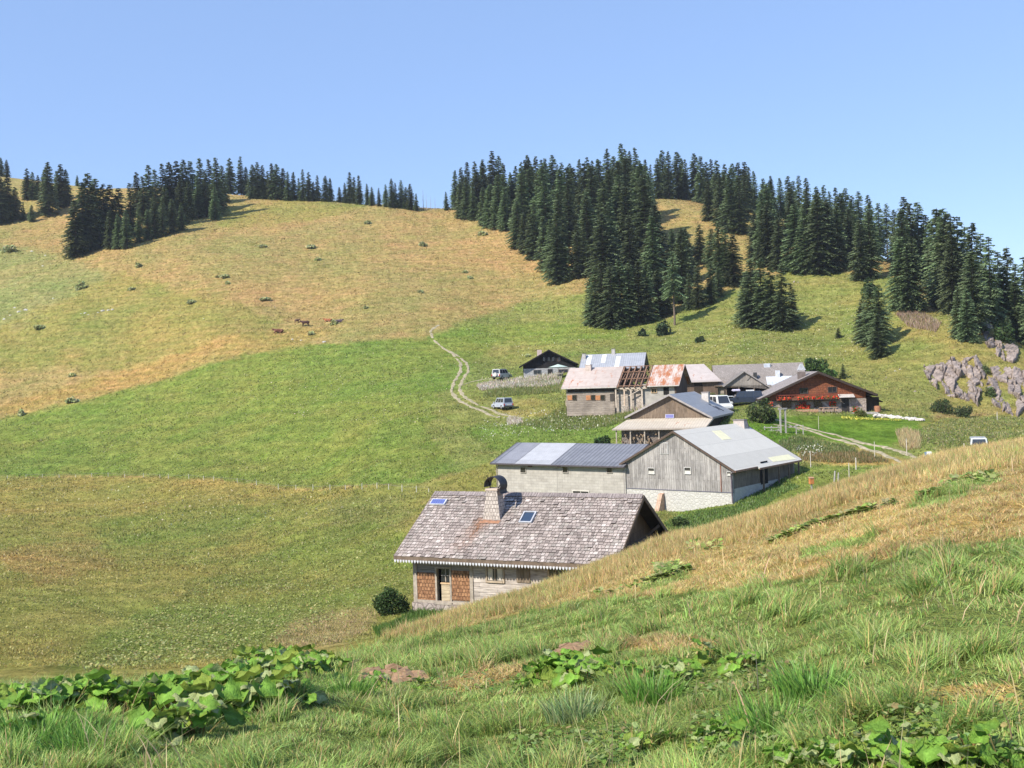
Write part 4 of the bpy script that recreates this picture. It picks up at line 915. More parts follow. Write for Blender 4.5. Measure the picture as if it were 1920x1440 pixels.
def porch():
    base = -4.0
    h = House('gabled_cart_shed', 'open fronted plank shed with a small gable, the dark pickup parked before it', 31.3, 143.6, -.02, 80, 9.6, 3.7, 2.55, 2.75, 1.95, base, of=.15, ob=.2, o0=.3, o1=.2, th=.12, cat='shed')
    h.roof(m_plain((.20, .18, .17), .8, .3, 1.5)); h.fascia(m_plain((.28, .26, .25), .8), .14)
    z1 = h.uv('g0', 1395, 723)[1]; W = m_plank((.24, .21, .19), (.36, .33, .30), (.08, .07, .06), .2)
    h.gable('g0', W, zlo=z1); h.gable('g1', DARKWOOD); h.side('front', DARKWOOD); h.side('back', DARKWOOD)
    p = MB()
    for y in (-h.wf+.1, -h.wf*.35, h.wb*.3, h.wb-.1): p.bar((h.x0+.12, y, -.5), (h.x0+.12, y, z1-.003), .16)
    p.bar((h.x0+.12, -h.wf, z1-.1), (h.x0+.12, h.wb, z1-.1), .18); p.each('post', BEAM, h.e)
    c = MB(); 
    for i in range(2): o = Vector((h.x0-.02, -.9+i*.0, z1+.95)); c.bar(o+Vector((0, -.55, -.25)), o+Vector((0, .0, .3)), .09); c.bar(o+Vector((0, .0, .3)), o+Vector((0, .55, -.25)), .09)
    c.each('gable_ornament', m_plain((.32, .3, .28), .8), h.e)
porch()
# ------------------------------------------------------------------ placing things on the land
def hits(px, py, y0=3.0, y1=560.0, n=700):
    px = np.asarray(px, float); py = np.asarray(py, float); out = np.zeros((len(px), 3)); ok = np.zeros(len(px), bool)
    Y = np.exp(np.linspace(math.log(y0), math.log(y1), n))
    for k in range(0, len(px), 1500):
        a = slice(k, k+1500); u = px[a]-960; v = py[a]-720; U = u*CR-v*SR; Vv = u*SR+v*CR
        yy = CP-(Vv/F)*SP; dx = (U/F)/yy; dz = (-SP-(Vv/F)*CP)/yy
        g = land(dx[:, None]*Y, np.broadcast_to(Y, (len(dx), n)), False) - dz[:, None]*Y > 0
        i = g.argmax(1); o = g.any(1); i = np.maximum(i, 1); Yi = (Y[i]+Y[i-1])/2
        X_ = dx*Yi; out[a] = np.stack([X_, Yi, land(X_, Yi)], 1); ok[a] = o
    return out, ok
RG = np.random.default_rng(4)
def in_px(poly, n, **k):                           # n random ground points seen inside an outline
    P = np.array(poly, float); lo = P.min(0); hi = P.max(0); xs = []; ys = []
    while len(xs) < n:
        x = RG.uniform(lo[0], hi[0], 4*n); y = RG.uniform(lo[1], hi[1], 4*n); m = inpoly(x, y, poly); xs += list(x[m]); ys += list(y[m])
    p, ok = hits(xs[:n], ys[:n], **k); return p[ok]

# ------------------------------------------------------------------ dirt tracks laid on the land
def track(name, pts, width, label=None, seed=0):
    P = [hit(x, y)[:2] for x, y in pts]; P = np.array(P)
    d = np.concatenate([[0], np.cumsum(np.hypot(*np.diff(P, axis=0).T))]); t = np.arange(0, d[-1], .45)
    x = pchip(d, P[:, 0], t); y = pchip(d, P[:, 1], t)
    tx = np.gradient(x); ty = np.gradient(y); l = np.hypot(tx, ty); nx, ny = -ty/l, tx/l
    Vs = []
    k = 7
    for j in range(k):
        s = (j/(k-1)-.5)*2
        wj = width*(.45+.5*(fbm(t/1.5, t*0+seed*9, 3+ (0 if s < 0 else 50), 3)-.5)*2) if abs(s) > .9 else width*.5
        w_ = np.where(abs(s) > .9, wj, width*.5*1.0)
        X = x+nx*s*w_; Y = y+ny*s*w_; Vs.append(np.stack([X, Y, land(X, Y)+.035-(.03 if abs(s) > .9 else 0)], 1))
    V = np.stack(Vs, 1).reshape(-1, 3); n = len(t); i = (np.arange(n-1)[:, None]*k+np.arange(k-1)[None]).ravel()
    Fc = np.stack([i, i+k, i+k+1, i+1], 1)
    b = MATS.get('dirt')
    if not b:
        q = NB('dry_dirt'); v = q.obj(); q.col(q.mix(q.ramp(q.noise(v, 1.6, 6, .7), .42, .62), (.42, .35, .25), (.20, .19, .09))); q.bump(q.noise(v, 6, 4), .5, .03); b = MATS['dirt'] = q.m
    me = np_mesh(name, V, Fc, mat=b, smooth=True); o = link(name, me); tag(o, kind='structure'); return P
TR = []
TR.append(track('dirt_track', [(822,610),(808,622),(812,636),(834,655),(852,668),(864,684),(862,700),(852,714),(847,732),(854,746),(876,760),(905,772),(938,784)], .62, seed=1))
TR.append(track('dirt_track', [(836,656),(858,668),(874,680),(878,696),(868,712),(862,728),(868,742),(888,756),(920,768),(962,782)], .62, seed=2))
TR.append(track('dirt_track', [(868,722),(885,716),(915,711),(935,713)], .45, seed=5))
TR.append(track('dirt_track', [(1440,786),(1470,791),(1520,805),(1570,817),(1620,832),(1660,840),(1700,852),(1728,868)], .6, seed=3))
TR.append(track('dirt_track', [(1450,797),(1490,801),(1530,812),(1580,826),(1620,840),(1660,855),(1690,868),(1700,876)], .6, seed=4))
TRK = np.concatenate([np.stack([np.interp(np.linspace(0, 1, 160), np.linspace(0, 1, len(p)), p[:, 0]), np.interp(np.linspace(0, 1, 160), np.linspace(0, 1, len(p)), p[:, 1])], 1) for p in TR])
def off_track(P, d=.75):
    m = np.ones(len(P), bool)
    for k in range(0, len(P), 4000): m[k:k+4000] = (np.hypot(P[k:k+4000, 0][:, None]-TRK[:, 0], P[k:k+4000, 1][:, None]-TRK[:, 1]) > d).all(1)
    return m

# ------------------------------------------------------------------ blades, tufts and leaves as numpy meshes
def blades(P, h, w, lean, col, segs=2, az=None):
    n = len(P); az = RG.uniform(0, 2*np.pi, n) if az is None else az
    fa = RG.uniform(0, 2*np.pi, n); d = np.stack([np.cos(az), np.sin(az)], 1); r = np.stack([np.cos(fa), np.sin(fa), np.zeros(n)], 1)
    vs = []
    for s in range(segs+1):
        t = s/segs; c = P+np.stack([d[:, 0]*lean*h*t**1.7, d[:, 1]*lean*h*t**1.7, h*(t-.25*lean*t*t)], 1); ww = (w*(1-t)**.6 if s else w*.8)
        if s == segs: vs.append(c)
        else: vs.append(c-r*ww[:, None]/2); vs.append(c+r*ww[:, None]/2)
    k = len(vs); V = np.stack(vs, 1).reshape(-1, 3); b = np.arange(n)*k; fl = []; lp = []
    for s in range(segs-1):
        fl.append(np.stack([b+2*s, b+2*s+1, b+2*s+3, b+2*s+2], 1))
    tri = np.stack([b+k-3, b+k-2, b+k-1], 1)
    flat = np.concatenate([f.ravel() for f in fl]+[tri.ravel()]); loops = np.concatenate([np.full(n*(segs-1), 4), np.full(n, 3)])
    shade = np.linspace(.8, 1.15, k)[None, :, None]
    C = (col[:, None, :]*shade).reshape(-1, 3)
    return V, flat, loops, C
def stuff(name, parts, mat, kind='stuff', label=None, cat=None):
    off = 0; V = []; Fl = []; L = []; C = []
    for v, f, l, c in parts: V.append(v); Fl.append(f+off); L.append(l); C.append(c); off += len(v)
    me = np_mesh(name, np.concatenate(V), np.concatenate(Fl), np.concatenate(L), mat, np.clip(np.concatenate(C), .005, .95)); o = link(name, me); tag(o, label, cat, kind=kind); return o
def jitter(c, n, a=.25, hue=.12):
    c = np.broadcast_to(np.asarray(c, float), (n, 3)); return np.clip(c*(1+RG.normal(0, a, (n, 1)))*(1+RG.normal(0, hue, (n, 3))), .01, .9)
BLADE = m_attr('grass_blade', .42, .45, .4)
def polar(n, r0, r1, p=1.0, a=.475):
    az = RG.uniform(-a, a, n); u = RG.uniform(0, 1, n)
    if p == 2: r = np.exp(math.log(r0)+u*math.log(r1/r0))
    else: q = 2-p; r = (r0**q+u*(r1**q-r0**q))**(1/q)
    return r*np.sin(az), r*np.cos(az)
def near_grass():
    green, dry = [], []
    for n, r0, r1, wd, hs, seg in ((140000, 3.6, 9, .0075, 1.0, 3), (290000, 9, 22, .0115, 1.05, 2), (400000, 22, 53, .014, 1.1, 2)):
        X, Y = polar(n, r0, r1, 1.25); zn, zf = surf(X, Y); m = zn > zf-.3; X, Y = X[m], Y[m]
        # pull blades into clumps
        cx = np.floor(X/.35+hash2(np.floor(Y/.35), np.floor(X/.35), 5)); k = RG.uniform(0, 1, len(X)) < .55
        gx, gy = np.floor(X/.32), np.floor(Y/.32); tx = (gx+.2+.6*hash2(gx, gy, 1))*.32; ty = (gy+.2+.6*hash2(gx, gy, 2))*.32
        f = .42*k; X = X+(tx-X)*f; Y = Y+(ty-Y)*f; Z = land(X, Y)
        C = ground_color(X, Y, Z, np.ones(len(X), bool))
        dryness = np.clip((C[:, 0]/C[:, 1]-1.0)/.35, 0, 1)
        dens = fbm(X/.8, Y/.8, 21, 3); tuft = hash2(gx, gy, 3)
        px, py = toimg(X, Y, Z)
        soil = inpoly(px, py, [(665,1262),(720,1256),(800,1262),(805,1276),(740,1286),(670,1280)]) | inpoly(px, py, [(1030,1222),(1080,1206),(1122,1204),(1110,1222),(1050,1232)])
        keep = ((dens > .30) | (RG.uniform(0, 1, len(X)) < .65)) & ~(soil & (RG.uniform(0, 1, len(X)) < .93))
        X, Y, Z, C, dryness, dens, tuft = [q[keep] for q in (X, Y, Z, C, dryness, dens, tuft)]; n = len(X)
        isdry = RG.uniform(0, 1, n) < np.clip(dryness*1.1, .13, .88)
        straw = np.array([.60, .46, .215]); gcol = np.array([.26, .40, .098])
        yel = RG.uniform(0, 1, (n, 1)); base = np.where(isdry[:, None], straw*(1-.35*yel)+np.array([.44, .28, .11])*.35*yel, gcol*(1-.45*yel)+np.array([.54, .56, .19])*.45*yel)
        base = base*(1+(fbm(X/2.5, Y/2.5, 61, 3)[:, None]-.5)*.7); Cc = jitter(base, n, .22, .08)
        h = np.where(dryness > .5, RG.uniform(.05, .22, n), RG.uniform(.03, .085, n))*(.6+1.0*tuft)*hs*(.6+.8*dens)
        h = np.where((dryness <= .5) & (tuft > .86), h*2.1, h)
        mat_ = (dryness > .5) & (Y < 21); h = np.where(mat_, h*.42, h); w = wd*RG.uniform(.7, 1.5, n); lean = np.where(isdry & ~mat_, RG.uniform(.1, .55, n), RG.uniform(.25, 1.3, n))
        P = np.stack([X, Y, Z-.02], 1); az = hash2(np.floor(X/.32), np.floor(Y/.32), 9)*6.28+RG.normal(0, 1.1, n)
        for sel, lst in ((dryness > .5, dry), (dryness <= .5, green)):
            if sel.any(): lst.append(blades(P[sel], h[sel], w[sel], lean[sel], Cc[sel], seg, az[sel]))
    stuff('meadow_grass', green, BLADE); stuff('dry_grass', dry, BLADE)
    # long straws lying or standing in the green
    X, Y = polar(650, 3.8, 30, 1.6); zn, zf = surf(X, Y); m = zn > zf; P = np.stack([X[m], Y[m], land(X[m], Y[m])], 1); n = len(P)
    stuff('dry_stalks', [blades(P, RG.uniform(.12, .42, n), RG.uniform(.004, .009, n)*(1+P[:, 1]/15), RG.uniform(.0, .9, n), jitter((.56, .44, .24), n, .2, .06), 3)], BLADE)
near_grass()
def mid_tufts():
    parts = []
    X, Y = polar(420000, 42, 430, 2.0, .46); zn, zf = surf(X, Y); m = (zf > zn); X, Y = X[m], Y[m]; Z = land(X, Y)
    P = np.stack([X, Y, Z-.03], 1); px, py = toimg(X, Y, Z); r = np.hypot(X, Y)
    lawn = inpoly(px, py, [(1440,780),(1650,776),(1745,786),(1735,812),(1680,832),(1640,846),(1560,828),(1480,806),(1400,800)])
    k = off_track(P, .7) & ~lawn; P, r, px, py = P[k], r[k], px[k], py[k]; n = len(P)
    C = ground_color(P[:, 0], P[:, 1], P[:, 2], np.zeros(n, bool))
    dock = inpoly(px, py, REG_FAR[12][1]); hill = r > 235
    C = jitter(C*1.12, n, .30, .07); d = fbm(P[:, 0]/5, P[:, 1]/5, 31, 3)
    pale = RG.uniform(0, 1, n) < .16; C[pale] = C[pale]*.4+np.array([.42, .36, .17])*.6
    h = RG.uniform(.06, .20, n)*(.6+d)*(1+r/300)*np.clip(r/110, .55, 1); w = RG.uniform(.10, .26, n)*(.38+r/170)
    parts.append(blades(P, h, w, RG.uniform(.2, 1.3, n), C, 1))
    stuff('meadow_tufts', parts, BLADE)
mid_tufts()
def leafcloud(n, rad, squash=(1, 1, 1), size=.12, clumps=14, seed=0, col=(.06, .10, .03), solid=.35, var=.3):
    g = np.random.default_rng(seed); c = g.normal(0, 1, (clumps, 3)); c /= np.linalg.norm(c, axis=1)[:, None]; c *= g.uniform(.35, .72, (clumps, 1)); c[:, 2] = np.abs(c[:, 2])*1.15-.15
    k = g.integers(0, clumps, n); d = g.normal(0, 1, (n, 3)); d /= np.linalg.norm(d, axis=1)[:, None]
    cr = g.uniform(.25, .5, clumps); P = c[k]+d*(cr[k]*g.uniform(solid, 1, n)**.5)[:, None]
    P = P*np.array(squash)*rad; s = size*g.uniform(.6, 1.4, n)[:, None]
    a = g.normal(0, 1, (n, 3)); a /= np.linalg.norm(a, axis=1)[:, None]; b = np.cross(a, g.normal(0, 1, (n, 3))); b /= np.linalg.norm(b, axis=1)[:, None]
    V = np.stack([P-a*s, P+b*s*.55, P+a*s, P-b*s*.55], 1).reshape(-1, 3); i = np.arange(n)*4
    tone = g.uniform(.75, 1.25, clumps)[k]; C = np.clip(np.array(col)*tone[:, None]*(1+g.normal(0, var, (n, 1)))*(1+g.normal(0, .08, (n, 3))), .008, .8)
    return V, np.stack([i, i+1, i+2, i+3], 1).ravel(), np.full(n, 4), np.repeat(C, 4, 0)
FOLI = m_attr('leaf_foliage', .3, .6)

# ------------------------------------------------------------------ conifers
def crown_mesh(seed, H=20.0, Rm=3.9, levels=36, bare=.06, ragged=.25, top=.9, dens=1.0, col=(.122, .160, .078)):
    g = np.random.default_rng(seed); Q = []; C = []
    for L in range(levels):
        t = (L+.5)/levels; zb = H*(1-t*(1-bare)); t2 = t**top
        nb = max(5, int((6+9*t)*dens))
        for b in range(nb):
            if g.uniform() < ragged*.35 and L > 3: continue
            az = g.uniform(0, 2*np.pi); ln = Rm*(.13+.87*min(1, t2*1.35))*(1-.22*max(0, t-.88)/.12)*g.uniform(1-ragged*1.3, 1+ragged*.6); z = zb+g.uniform(-.25, .25)
            d = np.array([np.cos(az), np.sin(az), 0]); s = np.array([-d[1], d[0], 0]); tone = g.uniform(.7, 1.35)
            k = max(3, int(ln/.42)); rise = .30-.65*t
            for j in range(k):
                u = (j+.6)/k; p = d*ln*u+np.array([0, 0, z+ln*(rise*u-.35*u*u+.12*u**4)])
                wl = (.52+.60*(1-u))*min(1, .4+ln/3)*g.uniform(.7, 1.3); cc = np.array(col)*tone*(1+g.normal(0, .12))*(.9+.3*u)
                for sg in (-1, 1):
                    tip = p+s*sg*wl*g.uniform(.7, 1.1)+d*wl*.55+np.array([0, 0, -wl*g.uniform(.15, .6)]); e = d*.26*g.uniform(.7, 1.4)
                    Q.append([p-e, p+e, tip+e*.25, tip-e*.4]); C.append(cc)
            p = d*ln*1.02+np.array([0, 0, z+ln*(rise-.35+.12)]); a = d*ln*.8+np.array([0, 0, z+ln*(rise*.8-.224+.05)])
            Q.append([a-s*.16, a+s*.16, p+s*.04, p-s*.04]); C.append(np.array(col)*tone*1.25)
    for _ in range(5):
        a = g.uniform(0, 6.3); Q.append([(.09*np.cos(a), .09*np.sin(a), H-1.2), (-.09*np.cos(a), -.09*np.sin(a), H-1.2), (-.01, 0, H+.25), (.01, 0, H+.25)]); C.append(np.array(col))
    V = np.array(Q).reshape(-1, 3); n = len(Q); i = np.arange(n)*4
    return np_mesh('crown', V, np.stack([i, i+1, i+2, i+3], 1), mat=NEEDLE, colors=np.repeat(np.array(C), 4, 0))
def needle_mat():
    b = NB('spruce_needles'); a = b.new('Attribute', attribute_name='gcol'); oi = b.new('ObjectInfo')
    hs = b.new('HueSaturation'); b.put(hs.inputs['Color'], a.outputs['Color']); b.put(hs.inputs['Value'], b.math('ADD', .62, b.math('MULTIPLY', oi.outputs['Random'], .85)))
    b.put(hs.inputs['Hue'], b.math('ADD', .485, b.math('MULTIPLY', oi.outputs['Random'], .035))); b.col(hs.outputs[0]); b.b.inputs['Roughness'].default_value = .75
    tr = b.new('BsdfTranslucent'); b.t.links.new(hs.outputs[0], tr.inputs[0]); mx = b.new('MixShader'); mx.inputs[0].default_value = .22
    b.t.links.new(b.b.outputs[0], mx.inputs[1]); b.t.links.new(tr.outputs[0], mx.inputs[2]); b.t.links.new(mx.outputs[0], b.n['Material Output'].inputs[0])
    return b.m
NEEDLE = needle_mat(); BARK = m_plain((.16, .12, .095), .95, .4, 5.0); SNAG = m_plain((.34, .31, .28), .95, .3, 5.0)
def trunk_mesh(H, bare=False, seed=0):
    m = MB(); g = random.Random(seed); n = 7; p = Vector((0, 0, -.8)); r = H*.013+.06
    for i in range(n):
        q = Vector((g.uniform(-.06, .06)*H/20, g.uniform(-.06, .06)*H/20, -.8+(H*.98+.8)*(i+1)/n)); r2 = (H*.013+.06)*(1-(i+1)/n)+.02; m.tube(p, q, r, r2, 7, False); p, r = q, r2
    if bare:
        for i in range(46):
            z = H*g.uniform(.10, .97); a = g.uniform(0, 6.28); l = (H-z)*.14*g.uniform(.5, 1.2)+.3; m.tube((0, 0, z), (l*math.cos(a), l*math.sin(a), z-l*.25), .035, .012, 4, False)
    o = m.build('trunk', SNAG if bare else BARK); me = o.data; bpy.data.objects.remove(o); return me
VAR = [dict(seed=1), dict(seed=2, Rm=3.5, ragged=.32), dict(seed=3, Rm=4.2, top=.78), dict(seed=4, Rm=3.4, levels=32, ragged=.4), dict(seed=5, Rm=3.9, bare=.02), dict(seed=6, Rm=3.2, top=.85, ragged=.35),
       dict(seed=7, Rm=3.6, bare=.42, ragged=.55, levels=24, dens=.8), dict(seed=8, Rm=3.2, bare=.12, ragged=.7, dens=.65, levels=30)]
CROWNS = [crown_mesh(**v) for v in VAR]; TRUNK = trunk_mesh(20); DEADT = [trunk_mesh(20, True, 3), trunk_mesh(20, True, 4)]
ORD = ['', '', 'second', 'third', 'fourth', 'fifth', 'sixth', 'seventh', 'eighth', 'ninth', 'tenth', 'eleventh', 'twelfth', 'thirteenth', 'fourteenth', 'fifteenth', 'sixteenth', 'seventeenth', 'eighteenth', 'nineteenth', 'twentieth']
for t_ in ('twenty', 'thirty', 'forty', 'fifty'):
    ORD += [f'{t_}-{o}' for o in ('first', 'second', 'third', 'fourth', 'fifth', 'sixth', 'seventh', 'eighth', 'ninth')]+[{'twenty': 'thirtieth', 'thirty': 'fortieth', 'forty': 'fiftieth', 'fifty': 'sixtieth'}[t_]]
TREES = []                                         # [grove, band, px, object]
def tree(px, yt, yb=None, wf=1.0, v=None, grove='', band='', Y=None, label=None, dead=False, zmin=None):
    """yt = image row of the top, yb = row of the foot; hidden feet get a distance Y instead"""
    if Y is not None:
        dx, dz = ray(px, yt if yb is None else yb); x, y = dx*Y, Y; z = zat(x, y); sky_ = False
    else:
        x, y, z, sky_ = hit(px, yb)
    dx, dz = ray(px, yt); H = dz*y - z; H = max(1.2, H)
    v = random.randrange(6) if v is None else v
    k = H/20; e = empty('dead_spruce' if dead else 'spruce_tree', (x, y, z-.1), random.uniform(0, 6.28))
    if dead: t = link('trunk', DEADT[v % 2], e); t.scale = (k, k, k)
    else:
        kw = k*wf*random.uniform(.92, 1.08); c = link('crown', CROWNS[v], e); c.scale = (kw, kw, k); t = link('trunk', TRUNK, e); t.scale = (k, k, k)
    e['category'] = 'tree'
    if label: e['label'] = label
    TREES.append([grove, band, px, e, bool(label), H, (x, y), wf, dead]); return e
# left: trees on the far slope
FAR_L = [(2,295,328),(13,299,330),(3,333,420),(16,326,415),(30,350,413),(52,315,375),(62,322,374),(72,328,372),(92,303,405),(86,318,380),(116,307,388),(125,317,386),(108,320,380),(145,328,347),(44,380,414),(60,384,416),(-15,300,420),(-35,310,400)]
for x, a, b in FAR_L: tree(x, a, b, 1.1, grove='far left group')
GR_B = [(143,375,482),(157,340,475),(169,324,470),(182,334,462),(197,344,460),(209,345,455),(188,432,467),(207,395,467),(223,400,466),(238,392,466),(225,352,450),(246,343,440),(262,392,455),(278,392,450),(258,322,400),(281,308,410),(270,330,420),(291,368,444),(306,373,444),(293,317,415),(307,306,410),(320,303,408),(333,301,405),(324,372,437),(341,380,432),(346,299,400),(359,301,398),(377,296,395),(372,330,408),(387,318,407),(394,298,392),(408,295,404),(404,345,412),(418,310,380),(340,335,420),(312,345,425),(355,340,412),(432,296,353),(452,293,354),(462,312,352)]
for x, a, b in GR_B: tree(x, a, b, 1.05, grove='grove on the left shoulder')
SKYL = [(475,308,366),(484,303,366),(494,309,366),(503,320,367),(511,305,368),(520,307,368),(532,315,369),(541,321,370),(551,322,370),(561,333,370),(569,317,371),(580,322,371),(588,340,371),(596,328,371),(611,329,372),(620,333,372),(637,350,374),(647,342,375),(657,322,376),(665,331,377),(674,328,378),(689,344,379),(698,350,380),(711,352,381),(724,345,382),(735,334,384),(742,342,384),(753,337,385),(762,350,386),(770,344,388),(781,362,390),(837,359,389)]
for x, a, b in SKYL: tree(x, a, b+6, 1.0, grove='row along the left skyline')
for x, a, b in ((794,352,389),(800,362,390),(808,366,391),(816,368,391)): tree(x, a, b+4, v=x, dead=True, grove='dead trees on the skyline')
# right wood: skyline trees (top only), front edge trees, bottom lobe
SK_R = [(852,319),(864,313),(875,303),(889,302),(905,298),(922,282),(934,292),(943,305),(956,322),(966,310),(977,303),(989,290),(1004,292),(1014,299),(1021,296),(1035,290),(1044,308),(1052,304),(1067,306),(1085,298),(1100,294),(1110,300),(1120,297),(1137,278),(1150,292),(1164,269),(1172,280),(1180,282),(1190,276),(1199,300),(1209,298),(1219,308),(1232,296),(1241,281),(1252,283),(1269,284),(1278,296),(1284,298),(1301,287),(1313,292),(1324,303),(1333,298),(1343,300),(1358,307),(1372,306),(1383,304),(1395,303),(1403,312),(1413,320),(1430,334),(1445,329),(1462,333),(1477,329),(1487,338),(1497,329),(1511,332),(1529,349),(1544,346),(1555,358),(1566,350),(1584,352),(1597,366),(1609,358),(1627,364),(1646,379),(1661,381),(1676,392),(1694,368),(1706,380),(1720,378),(1735,402),(1756,390),(1768,390),(1782,402),(1794,405),(1808,424),(1821,417),(1838,436),(1853,443),(1870,470),(1887,462),(1903,492),(1918,480),(1935,500),(1955,510)]
CREST = {}
for i, (x, a) in enumerate(SK_R):
    cy = hit(x, 250)[1]; lim = {True: 395, False: 340}[x < 1230]
    cy = min(cy, 398 if x < 1500 else 300); back = 6+ (i*7 % 17)
    tree(x, a, Y=cy-14+back, wf=.95, v=(6 if x == 1661 else None), grove='skyline row of the right wood')
EDGE = [(864,340,410),(876,330,411),(888,350,413),(907,350,423),(921,345,427),(936,327,430),(948,351,433),(960,380,432),(972,374,466),(985,395,475),(996,392,487),(1004,380,487),(1021,403,508),(1036,410,520),(1047,400,531),(1058,445,528),(1084,421,522),(1096,430,520),
 (1108,520,607),(1119,500,610),(1130,492,612),(1147,490,614),(1164,488,611),(1182,490,609),(1199,488,606),(1214,494,603),(1234,505,594),(1250,500,590),(1293,511,581),(1310,490,579),(1334,488,570),(1348,500,556),(1376,440,536),(1350,419,536),(1363,430,534),
 (1313,420,494),(1288,426,502),(1276,440,520),(1330,335,414),(1352,325,425),(1372,321,437),(1388,330,440),(1416,398,490),(1430,390,498),(1441,382,499),(1462,400,505),(1493,382,508),(1510,390,512),(1536,364,513),(1554,376,512),(1572,385,507),(1593,390,500),(1615,410,527),(1632,395,524),(1691,443,582),(1713,443,584),(1704,455,586),(1760,391,545),(1776,400,540),(1745,420,548),(1798,535,634),(1815,540,640),(1826,470,620),(1786,440,560),(1845,500,600),(1862,510,610),(1884,500,625),(1905,520,640),(1925,520,650),(1890,590,640)]
for x, a, b in EDGE: tree(x, a, b, 1.12, grove='lower edge of the right wood')
tree(1265, 470, 610, .85, v=6, grove='x', label='thin half bare spruce with a pale trunk in front of the dark wood')
WOOD = [[(860,330),(1218,300),(1224,420),(1238,560),(1130,580),(1100,505),(1060,505),(960,430),(862,400)], [(1335,330),(1420,345),(1408,415),(1350,408)], [(1420,350),(1600,370),(1760,410),(1800,560),(1740,560),(1720,540),(1660,480),(1600,490),(1480,490),(1420,480)], [(1265,440),(1330,450),(1345,560),(1280,580),(1235,580)]]
SKA = np.array(sorted(SK_R))
def fill_wood():
    placed = [t[6] for t in TREES]; n0 = len(TREES)
    for W_, cnt, lim in zip(WOOD, (52, 5, 18, 6), (0, 0, 0, 428)):
        p = in_px(W_, cnt*14, y0=150); c = 0
        for q in p:
            if c >= cnt: break
            if any((q[0]-x)**2+(q[1]-y)**2 < 5.2**2 for x, y in placed[-400:]): continue
            px, py = [float(v) for v in toimg(*[np.array([w]) for w in q])]
            H = random.uniform(17, 24); top = py-H/q[1]*F
            sk = float(np.interp(px, SKA[:, 0], SKA[:, 1])); top = max(top, sk+random.uniform(6, 26), lim)
            if py-top < 40: continue
            tree(px, top, py, 1.15, grove='dense inside of the right wood'); placed.append((q[0], q[1])); c += 1
fill_wood()
# free-standing clumps
for x, a, b, l in ((1397,520,606,'short left'),(1410,487,612,'left middle'),(1429,484,614,'tall middle'),(1447,500,616,'right middle'),(1468,494,620,'broad front'),(1485,530,616,'short right')):
    tree(x, a, b, 1.3, grove='x', label=f'{l} spruce of the dense clump above the gabled cart shed')
for x, a, b, l in ((1618,560,642,'low left spruce'),(1634,529,646,'tallest spruce'),(1650,533,648,'tall right spruce'),(1647,588,670,'lower front spruce')):
    tree(x, a, b, 1.25, grove='x', label=l+' of the small dark clump above the red chalet')
tree(1572, 613, 634, 1.6, v=2, grove='x', label='tiny lone spruce on the grass left of the small dark clump')
tree(1581, 680, 710, 1.5, v=4, grove='x', label='small dark spruce behind the right roof slope of the red chalet')
def label_trees():
    G = {}
    for t in TREES:
        if not t[4]: G.setdefault(t[0], []).append(t)
    for g, L in G.items():
        L.sort(key=lambda t: t[2])
        for i, t in enumerate(L):
            o = 'leftmost' if i == 0 else 'rightmost' if i == len(L)-1 else ORD[i+1] if i+1 < len(ORD) else f'{i+1}th'
            size = 'tall' if t[5] > 21 else 'small' if t[5] < 12 else 'medium'
            kind = 'bare dead tree' if t[8] else ('broad dark spruce' if t[7] > 1.1 else 'dark spruce')
            pos = f'{o} from the left in the {g}' if 0 < i < len(L)-1 else f'{o} in the {g}'
            t[3]['label'] = f'{size} {kind}, {pos}'; t[3]['group'] = g
label_trees()
# ------------------------------------------------------------------ shrubs
def shrub(name, label, px, yb, wpx, hpx, col=(.06, .10, .03), n=1400, size=None, clumps=16, seed=0, stem=True, cat='bush', group=None, Y=None, squash=1.0):
    if Y: dx, dz = ray(px, yb); p = (dx*Y, Y, zat(dx*Y, Y))
    else: p = hit(px, yb)[:3]
    w = wpx/F*p[1]/2; h = hpx/F*p[1]; e = empty(name, p, 0, label, cat, group)
    V, f, l, C = leafcloud(n, 1, (w*1.1, w*1.1, h*.75), size or max(.05, .0022*p[1]*.6), clumps, seed, col); V[:, 2] += h*.22
    me = np_mesh('foliage', V, f, l, FOLI, C); link('foliage', me, e)
    if stem:
        m = MB(); g = random.Random(seed)
        for i in range(5): a = g.uniform(0, 6.28); m.tube((0, 0, -.2), (math.cos(a)*w*.5, math.sin(a)*w*.5, h*.6), .05*h/2+.01, .015, 6)
        m.build('stem', BARK, e)
    return e
shrub('round_bush', 'round leafy bush beside the track, left of the wooden gate posts', 1431, 801, 58, 48, (.085, .115, .04), 2600, seed=1, Y=122)
shrub('bush', 'dark green bush at the left end of the beige lean-to roof', 1129, 828, 48, 34, (.05, .09, .03), 2200, seed=2, Y=124)
shrub('bush', 'big dark bush at the left corner of the nearest chalet', 735, 1175, 72, 62, (.055, .095, .03), 4200, seed=3, Y=55, size=.06)
shrub('elder_bush', 'bright green elder bush behind the chimney of the red chalet', 1527, 702, 52, 34, (.07, .12, .035), 1800, seed=4)
shrub('elder_bush', 'low green bush right of the elder behind the red chalet roof', 1555, 712, 34, 22, (.06, .11, .03), 1200, seed=5)
shrub('bush', 'bush with a dark right half at the foot of the big wood', 1243, 628, 30, 28, (.045, .07, .03), 1200, seed=6)
shrub('bush', 'small dark bush left of the one at the foot of the big wood', 1206, 630, 18, 16, (.045, .07, .03), 700, seed=7)
shrub('bush', 'low spreading bush alone on the meadow above the hipped tin shed', 1312, 641, 24, 12, (.05, .075, .03), 700, seed=8)
shrub('sapling_shrub', 'young pale green shrub growing before the concrete cowshed wall', 1142, 932, 32, 20, (.14, .17, .06), 500, seed=9, Y=95)
